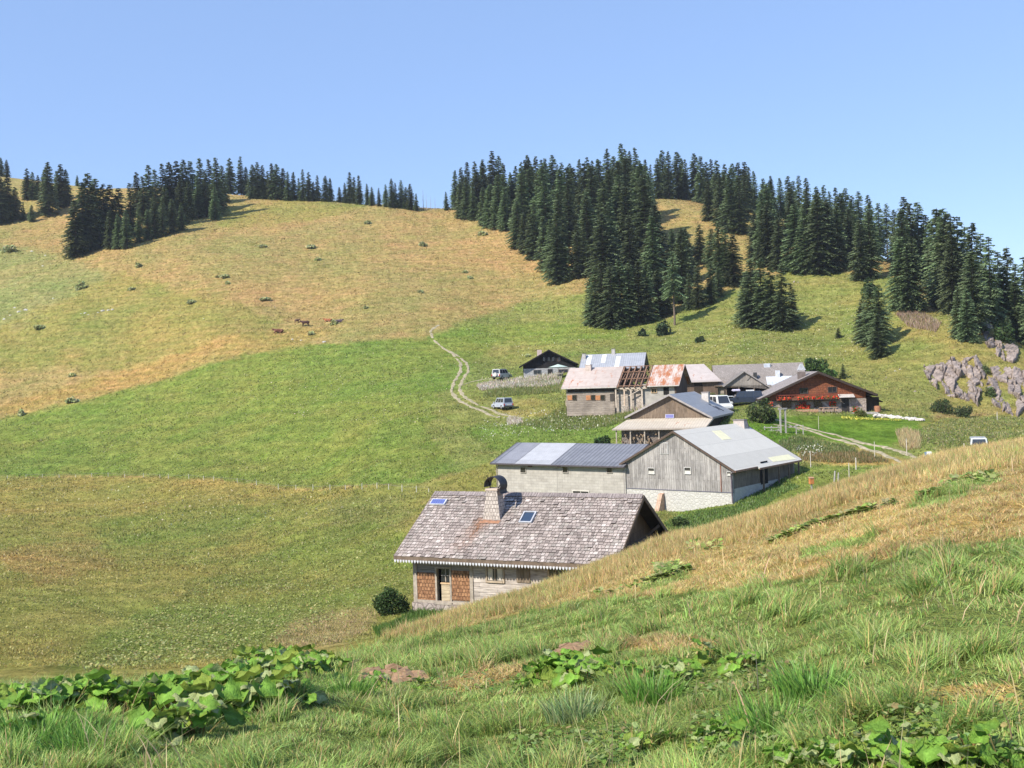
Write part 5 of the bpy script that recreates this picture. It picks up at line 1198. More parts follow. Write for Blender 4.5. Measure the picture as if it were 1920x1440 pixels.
shrub('bush', 'grey green bush below the right end of the nearest chalet roof gable', 1275, 985, 40, 22, (.07, .11, .035), 1500, seed=10, Y=76)
shrub('bush', 'leafy bush on the right edge of the wood above the crags', 1880, 640, 40, 44, (.05, .085, .03), 1500, seed=12)
shrub('bush', 'pale green bush at the foot of the tall spruce right of the wood', 1632, 560, 34, 40, (.06, .10, .035), 1300, seed=13)
for i, (x, y, w, h, l) in enumerate(((793,460,26,10,'broad low juniper high on the hill, nearest the right wood'),(584,465,22,11,'darkest juniper in the middle of the golden hill'),(596,488,13,8,'small juniper just below the darkest one on the hill'),(492,463,20,6,'flat juniper left of the darkest one on the hill'),
    (689,419,13,8,'single juniper close below the skyline of the hill'),(152,540,22,22,'tall juniper on the left part of the golden hill'),(260,500,16,9,'juniper below the right end of the left grove'),(418,519,24,7,'pale flat juniper mid slope left of centre'),(427,532,8,6,'tiny juniper under the pale flat one mid slope'),
    (248,543,20,6,'flat juniper right of the tall one on the left slope'),(360,568,28,9,'grey spreading juniper on the lower golden slope'),(498,562,24,7,'flat juniper above the resting cattle'),(135,754,24,15,'round juniper on the edge of the green pasture at left'),(39,778,22,17,'leftmost round juniper on the edge of the green pasture'),
    (136,705,13,8,'small dark juniper beside the dry gully at left'),(75,615,28,9,'dark low juniper on the left slope near white stones'),(584,627,18,10,'juniper right below the dark cow'),(626,608,14,12,'juniper beside the brown and white calf'),(788,548,10,6,'small juniper on the slope right of centre'),(686,578,9,6,'very small juniper on the slope above the track end'),
    (872,512,12,7,'lower juniper near the foot of the wood edge'),(882,522,10,6,'lowest juniper near the foot of the wood edge'),(905,440,22,12,'pale bush touching the left edge of the right wood'),(18,470,40,18,'dark juniper under the spruces at the far left'),(990,668,10,5,'tuft of juniper on the green slope behind the black gabled chalet'))):
    shrub('juniper_bush', l, x, y+h*.12, w*(.7+.5*((i*37)%10)/10), h*.85, (.42, .44, .22), 380, seed=20+i, stem=False, group='junipers scattered on the hill')

# ------------------------------------------------------------------ tall weeds round the hamlet, one patch at a time
def weeds(name, poly, n, h, w, cols, kind='stuff', lean=.35, segs=1, Y=(60, 300), label=None, cat=None):
    P = in_px(poly, n, y0=Y[0], y1=Y[1]); P = P[off_track(P, .8)]; n = len(P); k = RG.integers(0, len(cols), n); C = jitter(np.array(cols)[k], n, .2, .07)
    P[:, 2] -= .05; stuff(name, [blades(P, h*RG.uniform(.5, 1.2, n), w*RG.uniform(.6, 1.4, n), np.full(n, lean), C, segs)], BLADE, kind, label, cat)
PINK = [(.72, .60, .56), (.76, .68, .60), (.64, .50, .46), (.30, .34, .13)]; STALK = [(.24, .28, .09), (.34, .32, .13), (.17, .22, .07)]
weeds('pink_willowherb', [(893,724),(930,714),(960,712),(1000,706),(1055,700),(1050,722),(980,727),(900,733)], 5200, .65, .17, PINK)
weeds('pink_willowherb', [(1062,759),(1140,758),(1262,757),(1250,768),(1190,772),(1062,768)], 5200, .95, .15, PINK)
weeds('pink_willowherb', [(950,788),(965,781),(978,786),(980,796),(952,798)], 900, .5, .12, PINK)
weeds('faded_willowherb', [(1680,592),(1720,588),(1765,605),(1755,622),(1700,612)], 1800, .9, .16, [(.36, .26, .20), (.44, .32, .26), (.28, .22, .12)])
weeds('tall_weeds', [(1000,712),(1052,708),(1052,735),(905,745),(915,732)], 6000, .55, .14, STALK)
weeds('tall_weeds', [(1060,756),(1240,752),(1180,788),(1145,800),(1100,806),(960,800),(1020,784)], 9000, .5, .13, STALK+[(.20, .24, .07)])
weeds('nettles', [(1245,975),(1300,960),(1380,945),(1400,915),(1470,900),(1500,915),(1420,950),(1330,985),(1262,1000)], 9000, .28, .16, [(.13, .22, .05), (.18, .27, .07), (.10, .15, .04)], Y=(60, 120))
weeds('nettles', [(1460,830),(1490,820),(1600,836),(1610,848),(1500,852),(1462,848)], 4000, .35, .16, [(.10, .16, .04), (.17, .22, .07), (.24, .24, .11)], Y=(70, 140))
weeds('nettles', [(1735,800),(1780,785),(1925,780),(1925,815),(1830,840),(1760,836),(1700,825)], 7000, .22, .24, [(.14, .20, .05), (.22, .25, .09), (.28, .27, .12), (.34, .30, .15)], Y=(80, 150))
weeds('nettles', [(700,1182),(780,1150),(830,1140),(850,1148),(760,1180),(715,1200)], 5000, .35, .09, [(.09, .16, .03), (.12, .21, .045)], Y=(35, 60))
weeds('dry_tall_grass', [(1680,812),(1700,808),(1725,818),(1725,842),(1690,842)], 1600, .8, .12, [(.52, .41, .22), (.44, .37, .19)], Y=(80, 140))
weeds('dry_tall_grass', [(1500,852),(1640,846),(1680,866),(1600,870),(1500,868)], 3500, .5, .12, [(.34, .25, .11), (.28, .20, .10), (.14, .17, .06)], Y=(80, 140))
weeds('reddish_grass', [(505,1205),(560,1162),(622,1144),(690,1137),(715,1150),(690,1182),(640,1205),(560,1222)], 3600, .18, .07, [(.50, .38, .22), (.46, .34, .19), (.42, .37, .17)], Y=(40, 75))
def dots(name, polys, n, size, col, h=.5, Y=(60, 420)):
    P = np.concatenate([in_px(p, int(n*w), y0=Y[0], y1=Y[1]) for p, w in polys]); P[:, 2] += h*RG.uniform(.5, 1.1, len(P)); n = len(P)
    a = RG.normal(0, 1, (n, 3)); a /= np.linalg.norm(a, axis=1)[:, None]; b = np.cross(a, RG.normal(0, 1, (n, 3))); b /= np.linalg.norm(b, axis=1)[:, None]; s = size*RG.uniform(.5, 1.3, n)[:, None]
    V = np.stack([P-a*s, P+b*s*.8, P+a*s, P-b*s*.8], 1).reshape(-1, 3); i = np.arange(n)*4
    stuff(name, [(V, np.stack([i, i+1, i+2, i+3], 1).ravel(), np.full(n, 4), np.repeat(jitter(col, n, .12, .04), 4, 0))], BLADE)
dots('white_umbel_flowers', [([(900,790),(1000,772),(1110,776),(1180,790),(1120,810),(1000,815),(900,830)], .5), ([(1495,845),(1545,836),(1545,856),(1495,862)], .08), ([(860,600),(1180,600),(1180,640),(900,660)], .2)], 900, .10, (.72, .70, .58), .35)
dots('pale_meadow_flowers', [([(1250,620),(1600,560),(1620,660),(1450,690),(1230,650)], .5), ([(950,500),(1090,540),(1090,600),(900,600)], .3), ([(0,900),(600,925),(700,940),(500,1000),(0,960)], .12), ([(560,640),(1000,650),(860,800),(400,780)], .25)], 1700, .13, (.62, .58, .36), .2)

# ------------------------------------------------------------------ broad-leaved plants of the foreground
def leaf(V, Fc, C, base, az, ln, lift, size, tone, g):
    d = np.array([np.cos(az), np.sin(az), 0]); s = np.array([-d[1], d[0], 0]); tip = base+d*ln+np.array([0, 0, lift])
    n0 = len(V); w = .012; 
    V += [base-s*w, base+s*w, tip+s*w*.6, tip-s*w*.6]; C += [np.array([.20, .16, .06])]*4; Fc.append([n0, n0+1, n0+2, n0+3])
    n0 = len(V); NU, NV = 7, 8; pitch = g.uniform(-.5, .75); roll = g.uniform(-.6, .6); fold = g.uniform(.1, .45); ph = g.uniform(0, 6, 4); curl = g.uniform(.1, .8)
    f = d*np.cos(pitch)+np.array([0, 0, np.sin(pitch)]); up = np.cross(f, s); up = up/np.linalg.norm(up); up = up if up[2] > 0 else -up
    s2 = s*np.cos(roll)+up*np.sin(roll); up2 = np.cross(s2, f); up2 = up2 if up2[2] > 0 else -up2
    for i in range(NU):
        u = i/(NU-1)
        for j in range(NV):
            v = j/(NV-1)*2-1
            wd = .62*math.sqrt(max(0, 1-(2*u-.92)**2*.82))*(1-.16*u)+.02; back = -.16*abs(v)**1.5*(1-u)
            x = u*1.0+back; y = v*wd*(1+.10*math.sin(9*u+ph[0])+.05*math.sin(17*u+ph[1]))
            if i == NU-1: y *= .45
            z = fold*abs(v)*wd+.07*math.sin(5*x+4*v+ph[1])+(.09*math.sin(12*v+ph[2])+.10*math.sin(13*u+ph[3]))*abs(v)-curl*.5*u*u*.6
            V.append(tip+size*(f*x+s2*y+up2*z)); k = 1+.12*math.sin(7*v+ph[3]); edge = abs(v) > .95 or i == NU-1
            rib = 1.25 if abs(v) < .16 else 1.0
            C.append(tone*k*rib if not edge else tone*.8+np.array([.06, .03, .0])*g.uniform(0, 1.2))
    for i in range(NU-1):
        for j in range(NV-1): a = n0+i*NV+j; Fc.append([a, a+1, a+NV+1, a+NV])
def plant_mesh(seed, n, pale, size=.26):
    g = np.random.default_rng(seed); V, Fc, C = [], [], []
    for i in range(n):
        r = g.uniform(0, 1); tone = np.array([.36, .42, .20]) if r < pale else np.array([.24, .33, .06]) if r < pale+.12 else np.array([.155, .29, .045])*g.uniform(.7, 1.5)
        if g.uniform() < .05: tone = np.array([.30, .18, .07])
        leaf(V, Fc, C, np.array([g.normal(0, .05), g.normal(0, .05), 0]), g.uniform(0, 6.28), g.uniform(.04, .30), g.uniform(.08, .38), size*g.uniform(.6, 1.2), tone, g)
    return np_mesh('leaf_rosette', np.array(V), np.array(Fc), mat=LEAFM, colors=np.clip(np.array(C), .01, .9), smooth=True)
def leaf_mat():
    b = NB('broad_leaf'); a = b.new('Attribute', attribute_name='gcol'); v = b.obj()
    c = b.mix(1.0, a.outputs['Color'], b.ramp(b.noise(v, 22, 4, .7), .3, .7, (.75, .8, .7), (1.2, 1.15, 1.2)), 'MULTIPLY'); b.col(c); b.b.inputs['Roughness'].default_value = .65; b.b.inputs['Specular IOR Level'].default_value = .18
    vo = b.new('TexVoronoi', feature='DISTANCE_TO_EDGE'); b.put(vo.inputs['Vector'], v); vo.inputs['Scale'].default_value = 28
    b.bump(b.ramp(vo.outputs[0], 0, .2), .5, .006)
    tr = b.new('BsdfTranslucent'); b.t.links.new(c, tr.inputs[0]); mx = b.new('MixShader'); mx.inputs[0].default_value = .28
    b.t.links.new(b.b.outputs[0], mx.inputs[1]); b.t.links.new(tr.outputs[0], mx.inputs[2]); b.t.links.new(mx.outputs[0], b.n['Material Output'].inputs[0]); return b.m
LEAFM = leaf_mat()
PL = [plant_mesh(1, 18, .28, .23), plant_mesh(2, 15, .08, .23), plant_mesh(3, 19, .18, .23), plant_mesh(4, 15, .45, .24), plant_mesh(5, 17, .06, .22), plant_mesh(6, 9, .15, .19)]
PLANTS = [(12,1345,0,1.0),(48,1352,2,.9),(80,1335,0,.95),(118,1350,1,1.0),(150,1335,2,1.0),(188,1340,4,.9),(222,1345,1,1.0),(258,1342,0,1.0),(292,1350,4,1.0),(322,1335,2,1.05),(352,1352,3,1.1),(382,1325,1,1.0),(410,1352,3,1.1),(415,1300,0,1.0),(446,1325,2,1.1),(478,1345,3,1.05),(470,1292,0,1.15),(500,1312,3,1.1),(440,1262,2,1.15),(468,1248,4,1.1),(492,1268,3,1.25),(520,1285,0,1.2),(545,1330,3,.9),(545,1262,3,1.2),(572,1280,0,1.0),(600,1268,2,.9),(628,1275,1,.8),(520,1240,4,.95),(300,1395,3,.9),(370,1385,0,1.0),(30,1400,1,.8),(95,1385,3,.7),
  (1012,1288,1,.85),(1040,1282,4,1.15),(1072,1280,1,1.2),(1098,1284,0,1.05),(1132,1285,2,.8),(1175,1288,4,.75),(1262,1288,0,.85),(1330,1250,5,.9),(1395,1262,0,.7),(720,1300,5,.9),(700,1290,0,.6),(790,1300,5,.7),
  (1345,1392,3,.8),(1380,1398,0,.85),(1330,1430,4,.7),(1420,1420,1,.8),(1480,1445,2,.8),(1545,1452,0,.9),(1600,1442,3,.85),(1655,1452,2,.95),(1715,1448,1,1.0),(1765,1455,3,1.0),(1820,1448,4,.9),(1885,1452,1,.9),(1700,1400,5,.8),(1190,1420,5,.8),(1240,1405,5,.8)]
def place_plants():
    rows = {}
    for i, (x, y, v, s) in enumerate(PLANTS):
        if x < 650: key = 'upper row, leafy clump bottom left' if y < 1330 else 'lower row, leafy clump bottom left'
        elif y < 1310: key = 'middle foreground' 
        else: key = 'bottom right foreground'
        rows.setdefault(key, []).append((x, y, v, s))
    for key, L in rows.items():
        L.sort()
        for i, (x, y, v, s) in enumerate(L):
            p = hit(x, y-8, 3, 60); s *= .80 if x < 650 else .58 if y < 1310 else .40; e = empty('broad_leaved_plant', (p[0], p[1], p[2]-.02), random.uniform(0, 6.28)); o = link('leaf_rosette', PL[v], e); o.scale = (s, s, s)
            look = {0: 'half pale', 1: 'glossy green', 2: 'mixed green', 3: 'mostly pale', 4: 'bright green', 5: 'small leaved'}[v]
            pos = 'leftmost' if i == 0 else 'rightmost' if i == len(L)-1 else ORD[i+1]+' from the left'
            tag(e, f'{look} dock plant, {pos} in the {key}', 'plant', key)
place_plants()
def leafy_cover(name, polys, size=.16, n=900, Y=(20, 60), cols=((.17, .27, .06), (.28, .34, .13), (.12, .19, .04), (.32, .27, .12))):
    V, Fc, L, C = [], [], [], []; off = 0
    P = np.concatenate([in_px(p, int(n*w), y0=Y[0], y1=Y[1]) for p, w in polys]); n = len(P); g = RG
    a = g.uniform(0, 6.28, n); d = np.stack([np.cos(a), np.sin(a), g.uniform(-.3, .7, n)], 1); s = np.stack([-np.sin(a), np.cos(a), g.normal(0, .3, n)], 1); sz = size*g.uniform(.5, 1.2, n)[:, None]
    P[:, 2] += g.uniform(.0, .5*size+.06, n)
    Q = np.stack([P-d*sz*.5, P+s*sz*.45-d*sz*.1, P+s*sz*.35+d*sz*.35, P+d*sz*.6, P-s*sz*.35+d*sz*.35, P-s*sz*.45-d*sz*.1], 1); i = np.arange(n)*6
    col = np.array(cols)[g.choice(4, n, p=[.45, .25, .2, .1])]
    stuff(name, [(Q.reshape(-1, 3), (i[:, None]+np.arange(6)).ravel(), np.full(n, 6), np.repeat(jitter(col, n, .2, .06), 6, 0))], LEAFM)
leafy_cover('dock_leaves', [([(1225,1062),(1275,1060),(1275,1078),(1228,1080)], .14), ([(1205,1095),(1290,1078),(1298,1090),(1212,1112)], .12), ([(1280,1024),(1350,1014),(1356,1030),(1290,1036)], .1), ([(1520,1030),(1590,1005),(1650,1000),(1640,1012),(1540,1040)], .12), ([(1585,978),(1620,972),(1622,984),(1588,988)], .05), ([(1755,915),(1800,896),(1865,892),(1862,902),(1790,914)], .14), ([(1710,945),(1760,925),(1770,935),(1720,955)], .08), ([(1655,955),(1680,950),(1682,962),(1655,966)], .04), ([(1110,1120),(1240,1095),(1245,1106),(1120,1130)], .07), ([(1440,1095),(1540,1085),(1545,1100),(1445,1105)], .12), ([(1610,1092),(1650,1086),(1650,1100),(1612,1104)], .05)], .11, 1000, (18, 60), ((.30, .40, .10), (.40, .44, .18), (.22, .31, .08), (.42, .36, .18)))
leafy_cover('clover_leaves', [([(1300,1350),(1500,1340),(1560,1400),(1560,1440),(1280,1440)], .3), ([(960,1380),(1200,1370),(1200,1440),(960,1440)], .2), ([(640,1270),(1000,1270),(960,1300),(640,1310)], .15), ([(1200,1270),(1500,1240),(1520,1300),(1200,1310)], .15), ([(1560,1330),(1900,1320),(1920,1440),(1600,1440)], .2)], .038, 3000, (3, 30))
for i, (x, y, hh, rr_, l) in enumerate(((75, 1400, .30, .34, 'tall dark green grass tuft in front of the leafy clump at bottom left'), (160, 1415, .26, .30, 'second grass tuft, right of the tall one at bottom left'), (655, 1305, .24, .26, 'bright grass tuft right of the leafy clump'), (1082, 1345, .22, .24, 'grey green grass tuft below the middle dock plants'), (1225, 1312, .24, .22, 'vivid green grass tuft between the middle dock plants'), (1530, 1300, .20, .24, 'dark grass tuft on the right of the foreground'), (1450, 1370, .2, .24, 'spreading grass tuft above the bottom right dock plants'))):
    p = hit(x, y, 3, 60); n = 420; a = RG.uniform(0, 6.28, n); r = rr_*RG.uniform(0, 1, n)**.7; P = np.stack([r*np.cos(a), r*np.sin(a), np.zeros(n)-.03], 1)
    v_, f_, l_, c_ = blades(P, hh*RG.uniform(.6, 1.2, n), .010*RG.uniform(.7, 1.4, n), RG.uniform(.15, .75, n), jitter((.17, .32, .06) if i not in (3,) else (.28, .36, .16), n, .3, .08), 3, a+RG.normal(0, .5, n))
    o = link('grass_tuft', np_mesh('grass_tuft', v_, f_, l_, BLADE, np.clip(c_, .01, .9))); o.location = p[:3]; tag(o, l, 'grass tuft')
leafy_cover('dock_leaves', [([(560,1000),(700,985),(760,1010),(770,1130),(680,1140),(560,1185),(420,1235),(150,1262),(270,1150),(420,1080)], 1)], .12, 8000, (38, 110), ((.30, .33, .10), (.42, .42, .18), (.22, .26, .08), (.34, .28, .12)))
def soil():                                        # trampled clods of reddish soil
    for lab, poly, n in (('patch of reddish bare soil right of the leafy clump', [(672,1266),(715,1258),(795,1262),(802,1273),(740,1282),(678,1278)], 90), ('thin streak of dark reddish soil above the middle plants', [(1035,1224),(1080,1209),(1118,1207),(1108,1219),(1050,1229)], 40)):
        P = in_px(poly, n, y0=8, y1=60); m = MB(); g = random.Random(n); c = P.mean(0)
        for i, p in enumerate(P): m.blob(p-c+np.array([0, 0, .01]), g.uniform(.03, .10), i, .35, 1, (1.3, 1.2, .55))
        e = m.build('soil_clods', m_plain((.27, .17, .10), .95, .4, 9.0), None, smooth=False); e.location = c; tag(e, kind='stuff')
soil()

# ------------------------------------------------------------------ crags and stones
ROCK = m_rock((.10, .08, .07), (.44, .36, .315)); PALE = m_rock((.40, .38, .35), (.62, .59, .55))
shrub('bush', 'dark bush at the left foot of the crag', 1768, 775, 46, 34, (.07, .10, .04), 1500, seed=71, size=.12)
shrub('bush', 'low dark bush under the middle of the crag', 1806, 782, 40, 26, (.07, .095, .04), 1300, seed=72, size=.12)
shrub('bush', 'small green bush growing on top of the crag', 1846, 700, 26, 18, (.10, .14, .05), 800, seed=73, size=.12)
shrub('bush', 'bush in the cleft between the crag faces', 1856, 745, 24, 24, (.10, .14, .05), 800, seed=74, size=.12)
def outcrop(label, px, yb, wpx, hpx, n, seed, Y=None, cat='crag', name='rock_outcrop', mat=None):
    p = hit(px, yb); D = p[1]; w = wpx/F*D; hh = hpx/F*D; g = random.Random(seed); bm = bmesh.new()
    for i in range(n):
        sx = g.uniform(-.5, .5)*w; q = hit(px+sx/D*F, yb-g.uniform(0, 1)*hpx*.8); c = Vector(q[:3])-Vector(p[:3])+Vector((0, 0, -.1))
        r = bmesh.ops.create_icosphere(bm, subdivisions=3, radius=1); vs = r['verts']; s = g.uniform(.6, 1.35)*w/3.9
        nrm = [Vector((g.uniform(-1, 1), g.uniform(-1, 1), g.uniform(-.6, 1))).normalized() for _ in range(14)]; dd = [g.uniform(.38, .8) for _ in range(14)]
        rot = Matrix.Rotation(g.uniform(-.5, .1)+.6, 3, 'Y') @ Matrix.Rotation(g.uniform(-.4, .4), 3, 'Z')
        for v in vs:
            co = v.co.copy()
            for a, b in zip(nrm, dd):
                k = co.dot(a)
                if k > b: co -= a*(k-b)
            co += Vector((math.sin(co.z*7+i), math.sin(co.x*8+i), math.sin(co.y*9+i)))*.05; co = rot @ Vector((co.x*.8, co.y*.9, co.z*1.3)); v.co = co*s+c
    me = bpy.data.meshes.new(name); bm.to_mesh(me); bm.free(); me.materials.append(mat or ROCK); o = link(name, me); o.location = p[:3]; tag(o, label, cat)
    return o
def crag(label, poly, seed, n=55, hmax=1.7, grass=.3, name='rock_outcrop', slant=.5):
    """a rock face bedded in the slope: blocky ledges with turf left in the hollows"""
    g = np.random.default_rng(seed); P = np.array(poly, float); lo = P.min(0)-3; hi = P.max(0)+3; st = 1.15
    gx, gy = np.meshgrid(np.arange(lo[0], hi[0], st), np.arange(lo[1], hi[1], st), indexing='ij'); nx, ny = gx.shape; x, y = gx.ravel(), gy.ravel()
    W_, ok = hits(x, y, 70, 330, 1100)
    sx = g.uniform(lo[0], hi[0], n); sy = g.uniform(lo[1], hi[1], n)
    wx = x+5*(fbm(x/9, y/9, seed, 3)-.5); wy = y+5*(fbm(x/9+30, y/9, seed, 3)-.5)
    dx = (wx[:, None]-sx)+slant*(wy[:, None]-sy)*-.6; dy = (wy[:, None]-sy)*.75; d = np.hypot(dx, dy); o = np.argsort(d, 1)[:, :2]; d1 = d[np.arange(len(x)), o[:, 0]]; d2 = d[np.arange(len(x)), o[:, 1]]; c = o[:, 0]
    hh = g.uniform(.25, 1, n)*hmax; gr = g.uniform(0, 1, n) < grass; hh[gr] = -.6; tx = g.uniform(-.09, .09, n); ty = g.uniform(-.05, .12, n)
    edge = np.clip((d2-d1)/1.6, 0, 1); h = (hh[c]+(wx-sx[c])*tx[c]+(wy-sy[c])*ty[c])*1.0
    h = np.where(gr[c], -.6, h*(.35+.65*edge)+.22*(fbm(x/2.2, y/2.2, seed+5, 3)-.5)-.25*(1-edge)+.28*np.abs(np.sin((x*.55+y*.35)))*0)
    led = np.abs(((x*.42+y*.62+3*fbm(x/12, y/12, seed+9, 2)) % 4.2)/4.2-.5)*.5; h = np.where(gr[c], h, h-led)
    ins = inpoly(x+6*(fbm(x/7, y/7, seed+2, 2)-.5), y+6*(fbm(x/7, y/7+9, seed+2, 2)-.5), poly)
    h = np.where(ins & ok, h, -.8); D = np.array([-.22, -.66, .38]); V = W_+D*h[:, None]
    i = (np.arange(nx-1)[:, None]*ny+np.arange(ny-1)[None]).ravel(); Q = np.stack([i, i+ny, i+ny+1, i+1], 1)
    keep = (h[Q] > -.5).any(1) & (np.ptp(W_[Q][:, :, 1], 1) < 9); Q = Q[keep]; c0 = W_[len(x)//2]
    me = np_mesh(name, V-c0, Q, mat=ROCK); o_ = link(name, me); o_.location = c0; tag(o_, label, 'crag')
crag('broad pinkish grey rock face bedded in the slope right of the red chalet', [(1728,690),(1745,680),(1790,672),(1830,668),(1848,690),(1842,730),(1832,760),(1800,748),(1770,740),(1745,722)], 3, 48, 1.2, .08)
crag('right hand rock face at the picture edge, beyond the grassy cleft', [(1852,690),(1880,684),(1925,700),(1935,778),(1905,778),(1862,762),(1850,730)], 5, 38, 1.2, .10)
crag('grey slabby rock strip under the last spruces at the right edge', [(1836,604),(1856,610),(1885,634),(1925,655),(1925,690),(1880,676),(1848,648)], 8, 28, 1.0, .3)
for i, (x, y, w, l) in enumerate(((1663,713,13,'grey boulder on the slope right of the red chalet roof'),(1683,698,12,'low pale boulder above the grey one beside the red chalet'),(1712,738,16,'flat boulder left of the crag foot'),(1754,657,9,'small dark boulder on the slope above the crag'),(1394,598,6,'upright whitish stone left of the dense spruce clump'),(1491,531,14,'pink stone slab under the middle of the wood'),(1571,683,9,'pale stone behind the small spruce beside the red chalet'),(1077,492,6,'white stone among the lower trees of the wood'))):
    outcrop(l, x, y, w, w*.5, 3, 40+i, cat='boulder', name='boulder', mat=(PALE if i in (1, 4, 7) else ROCK))
STN = [(152,589,5),(160,588,7),(166,591,5),(184,587,8),(193,584,10),(203,583,8),(211,581,6),(35,586,10),(48,582,8),(20,592,7),(8,600,8),(28,578,6),(178,594,4),(548,637,6),(560,633,5),(565,639,8),(608,642,8),(382,598,4),(100,560,5),(80,500,6),(150,480,5),(60,472,7),(85,480,6)]
for i, (x, y, w) in enumerate(sorted(STN)):
    p = hit(x, y); s = w/F*p[1]*.5; m = MB(); m.blob((0, 0, s*.15), s, i, .25, 1, (1, .8, .55)); o = m.build('white_stone', PALE); o.location = p[:3]
    tag(o, f'small white stone on the left hill slope, {"leftmost" if i == 0 else ORD[i+1]+" from the left"}' if i < len(STN)-1 else 'small white stone on the left hill slope, farthest right of them', 'stone', 'white stones on the left hill')

# ------------------------------------------------------------------ fences and posts
WOODP = m_plain((.50, .46, .40), .85, .3, 6.0); GREYP = m_plain((.36, .34, .32), .9, .3, 6.0)
def post(px, yt, yb, name, label, w=.08, mat=None, group=None, Y=None, lean=0.0):
    if Y: dx, dz = ray(px, yb); p = (dx*Y, Y, dz*Y)
    else: p = hit(px, yb)
    dx, dz = ray(px, yt); h = max(.4, dz*p[1]-p[2]); m = MB(); m.tube((0, 0, -.3), (lean*h, 0, h), w/2*1.05, w/2*.9, 8); o = m.build(name, mat or WOODP); o.location = p[:3]; tag(o, label, 'post', group); return o
LP = [(14,891,897),(49,889,896),(80,889,896),(111,889,896),(142,890,896),(172,887,894),(203,886,894),(234,888,896),(269,887,896),(300,889,897),(316,889,898),(354,889,898),(382,892,901),(401,893,902),(445,896,905),(481,901,910),(522,907,918),(555,909,918),(587,908,920),(619,908,919),(648,909,919),(679,906,918),(707,905,916),(729,907,918),(754,909,922),(781,911,923),(804,918,923)]
for i, (x, a, b) in enumerate(LP):
    pos = 'leftmost' if i == 0 else 'rightmost, dark capped,' if i == len(LP)-1 else ORD[i+1]+' from the left'
    post(x, a, b, 'fence_post', f'thin pale post, {pos} in the line below the green pasture', .085, m_plain((.56, .55, .48), .8, .1), 'fence posts along the lower edge of the pasture')
def wires(name, pxs, hs, label):
    m = MB(); pts = []
    for x, y in pxs: p = hit(x, y); pts.append(Vector(p[:3]))
    for h in hs:
        for a, b in zip(pts[:-1], pts[1:]): m.tube(a+Vector((0, 0, h)), b+Vector((0, 0, h)), .012, n=4, cap=False)
    o = m.build(name, m_plain((.22, .21, .18), .7)); tag(o, label, 'wire')
wires('fence_wire', [(x, b) for x, a, b in LP if x not in (14,)], (.55,), 'thin fence wire strung along the pale pasture posts')
for x, a, b, l, w, Y in ((1242,1012,1030,'short grey post touching the back eave of the nearest chalet',.13,50),(1268,997,1014,'wooden post right of the nearest chalet gable',.11,52),(1458,942,955,'short post at the top of the dry slope below the barn',.10,62),(1564,883,900,'leaning grey post right of the orange box',.12,74),(1571,886,899,'second grey post leaning against the first, right of the orange box',.10,74),(1592,868,888,'thin post on the green strip behind the dry slope',.07,84),(1605,858,874,'white post top near the dry grass below the track',.10,90),
    (1640,828,850,'slender post beside the track, above the dry weeds',.07,100),(1700,822,845,'post standing in the dry weeds beside the track',.08,99),(1808,831,848,'short white post left of the parked blue car',.10,98),(1520,845,870,'post with dry weeds right of the barn roof',.08,97),(1535,780,800,'thin stake on the lawn before the red chalet',.05,118),(1870,772,790,'post at the foot of the crag',.09,125)):
    post(x, a, b, 'post', l, w, GREYP if 'grey' in l else None, Y=Y, lean=.12 if 'leaning' in l else 0)
def boxed():
    Y = 71; dx, dz = ray(1522, 925); e = empty('box_on_post', (dx*Y, Y, dz*Y), .2, 'orange brown box on a grey post behind the dry slope', 'box'); m = MB(); m.bar((0, 0, -.3), (0, 0, .7), .08); m.build('post', GREYP, e)
    m = MB(); m.box(-.14, .14, -.12, .12, .62, 1.0); m.build('box', m_plain((.50, .20, .07), .7), e, bevel=.01); m = MB(); m.prism([(-.17, -.15, 1.003), (.17, -.15, 1.003), (.17, .15, 1.06), (-.17, .15, 1.06)], (0, 0, .03)); m.build('box_lid', m_plain((.42, .24, .14), .7), e)
    Y = 95; dx, dz = ray(1739, 868); e = empty('sign', (dx*Y, Y, dz*Y), -.2, 'small white and blue sign on a stake behind the dry slope crest', 'sign'); m = MB(); m.bar((0, 0, -.4), (0, 0, .9), .06); m.build('post', GREYP, e)
    m = MB(); m.box(-.05, .36, -.05, -.02, .62, 1.02); m.build('panel', m_plain((.78, .78, .76), .6, .08), e); m = MB(); m.box(-.22, -.055, -.05, -.02, .60, .98); m.build('panel', m_plain((.10, .22, .42), .6), e, )
boxed()
def gate():
    Y = 116; dx, dz = ray(1464, 815); z = zat(dx*Y, Y); e = empty('wooden_gate_frame', (dx*Y, Y, z), 0, 'frame of two tall grey posts with a crossbeam beside the track', 'frame')
    top = ray(1464, 768)[1]*Y-z; w = 11/F*Y
    m = MB(); m.bar((0, 0, -.3), (0, 0, top), .17); m.bar((w, .35, -.3), (w, .35, top), .17); m.each('post', GREYP, e)
    m = MB(); m.bar((-.2, 0, top+.08), (w+.2, .35, top+.08), .16); m.build('crossbeam', GREYP, e)
    dx2, _ = ray(1480, 812); e = empty('rail_fence', (dx*Y, Y, z), 0, 'short broken rail fence beside the tall gate frame', 'fence'); m = MB(); g = random.Random(2)
    for i in range(5): x = -1.6+.75*i+(1.2 if i > 2 else 0); m.bar((x, .6, -.3), (x, .6, .75), .09)
    m.each('post', GREYP, e); m = MB(); m.bar((-1.7, .52, .6), (.2, .52, .55), .07, .1); m.bar((-1.7, .52, .25), (.2, .52, .25), .07, .1); m.bar((.9, .52, .9), (2.2, .52, .2), .06, .09); m.bar((.9, .52, .5), (2.3, .52, .75), .06, .09); m.each('rail', GREYP, e)
gate()
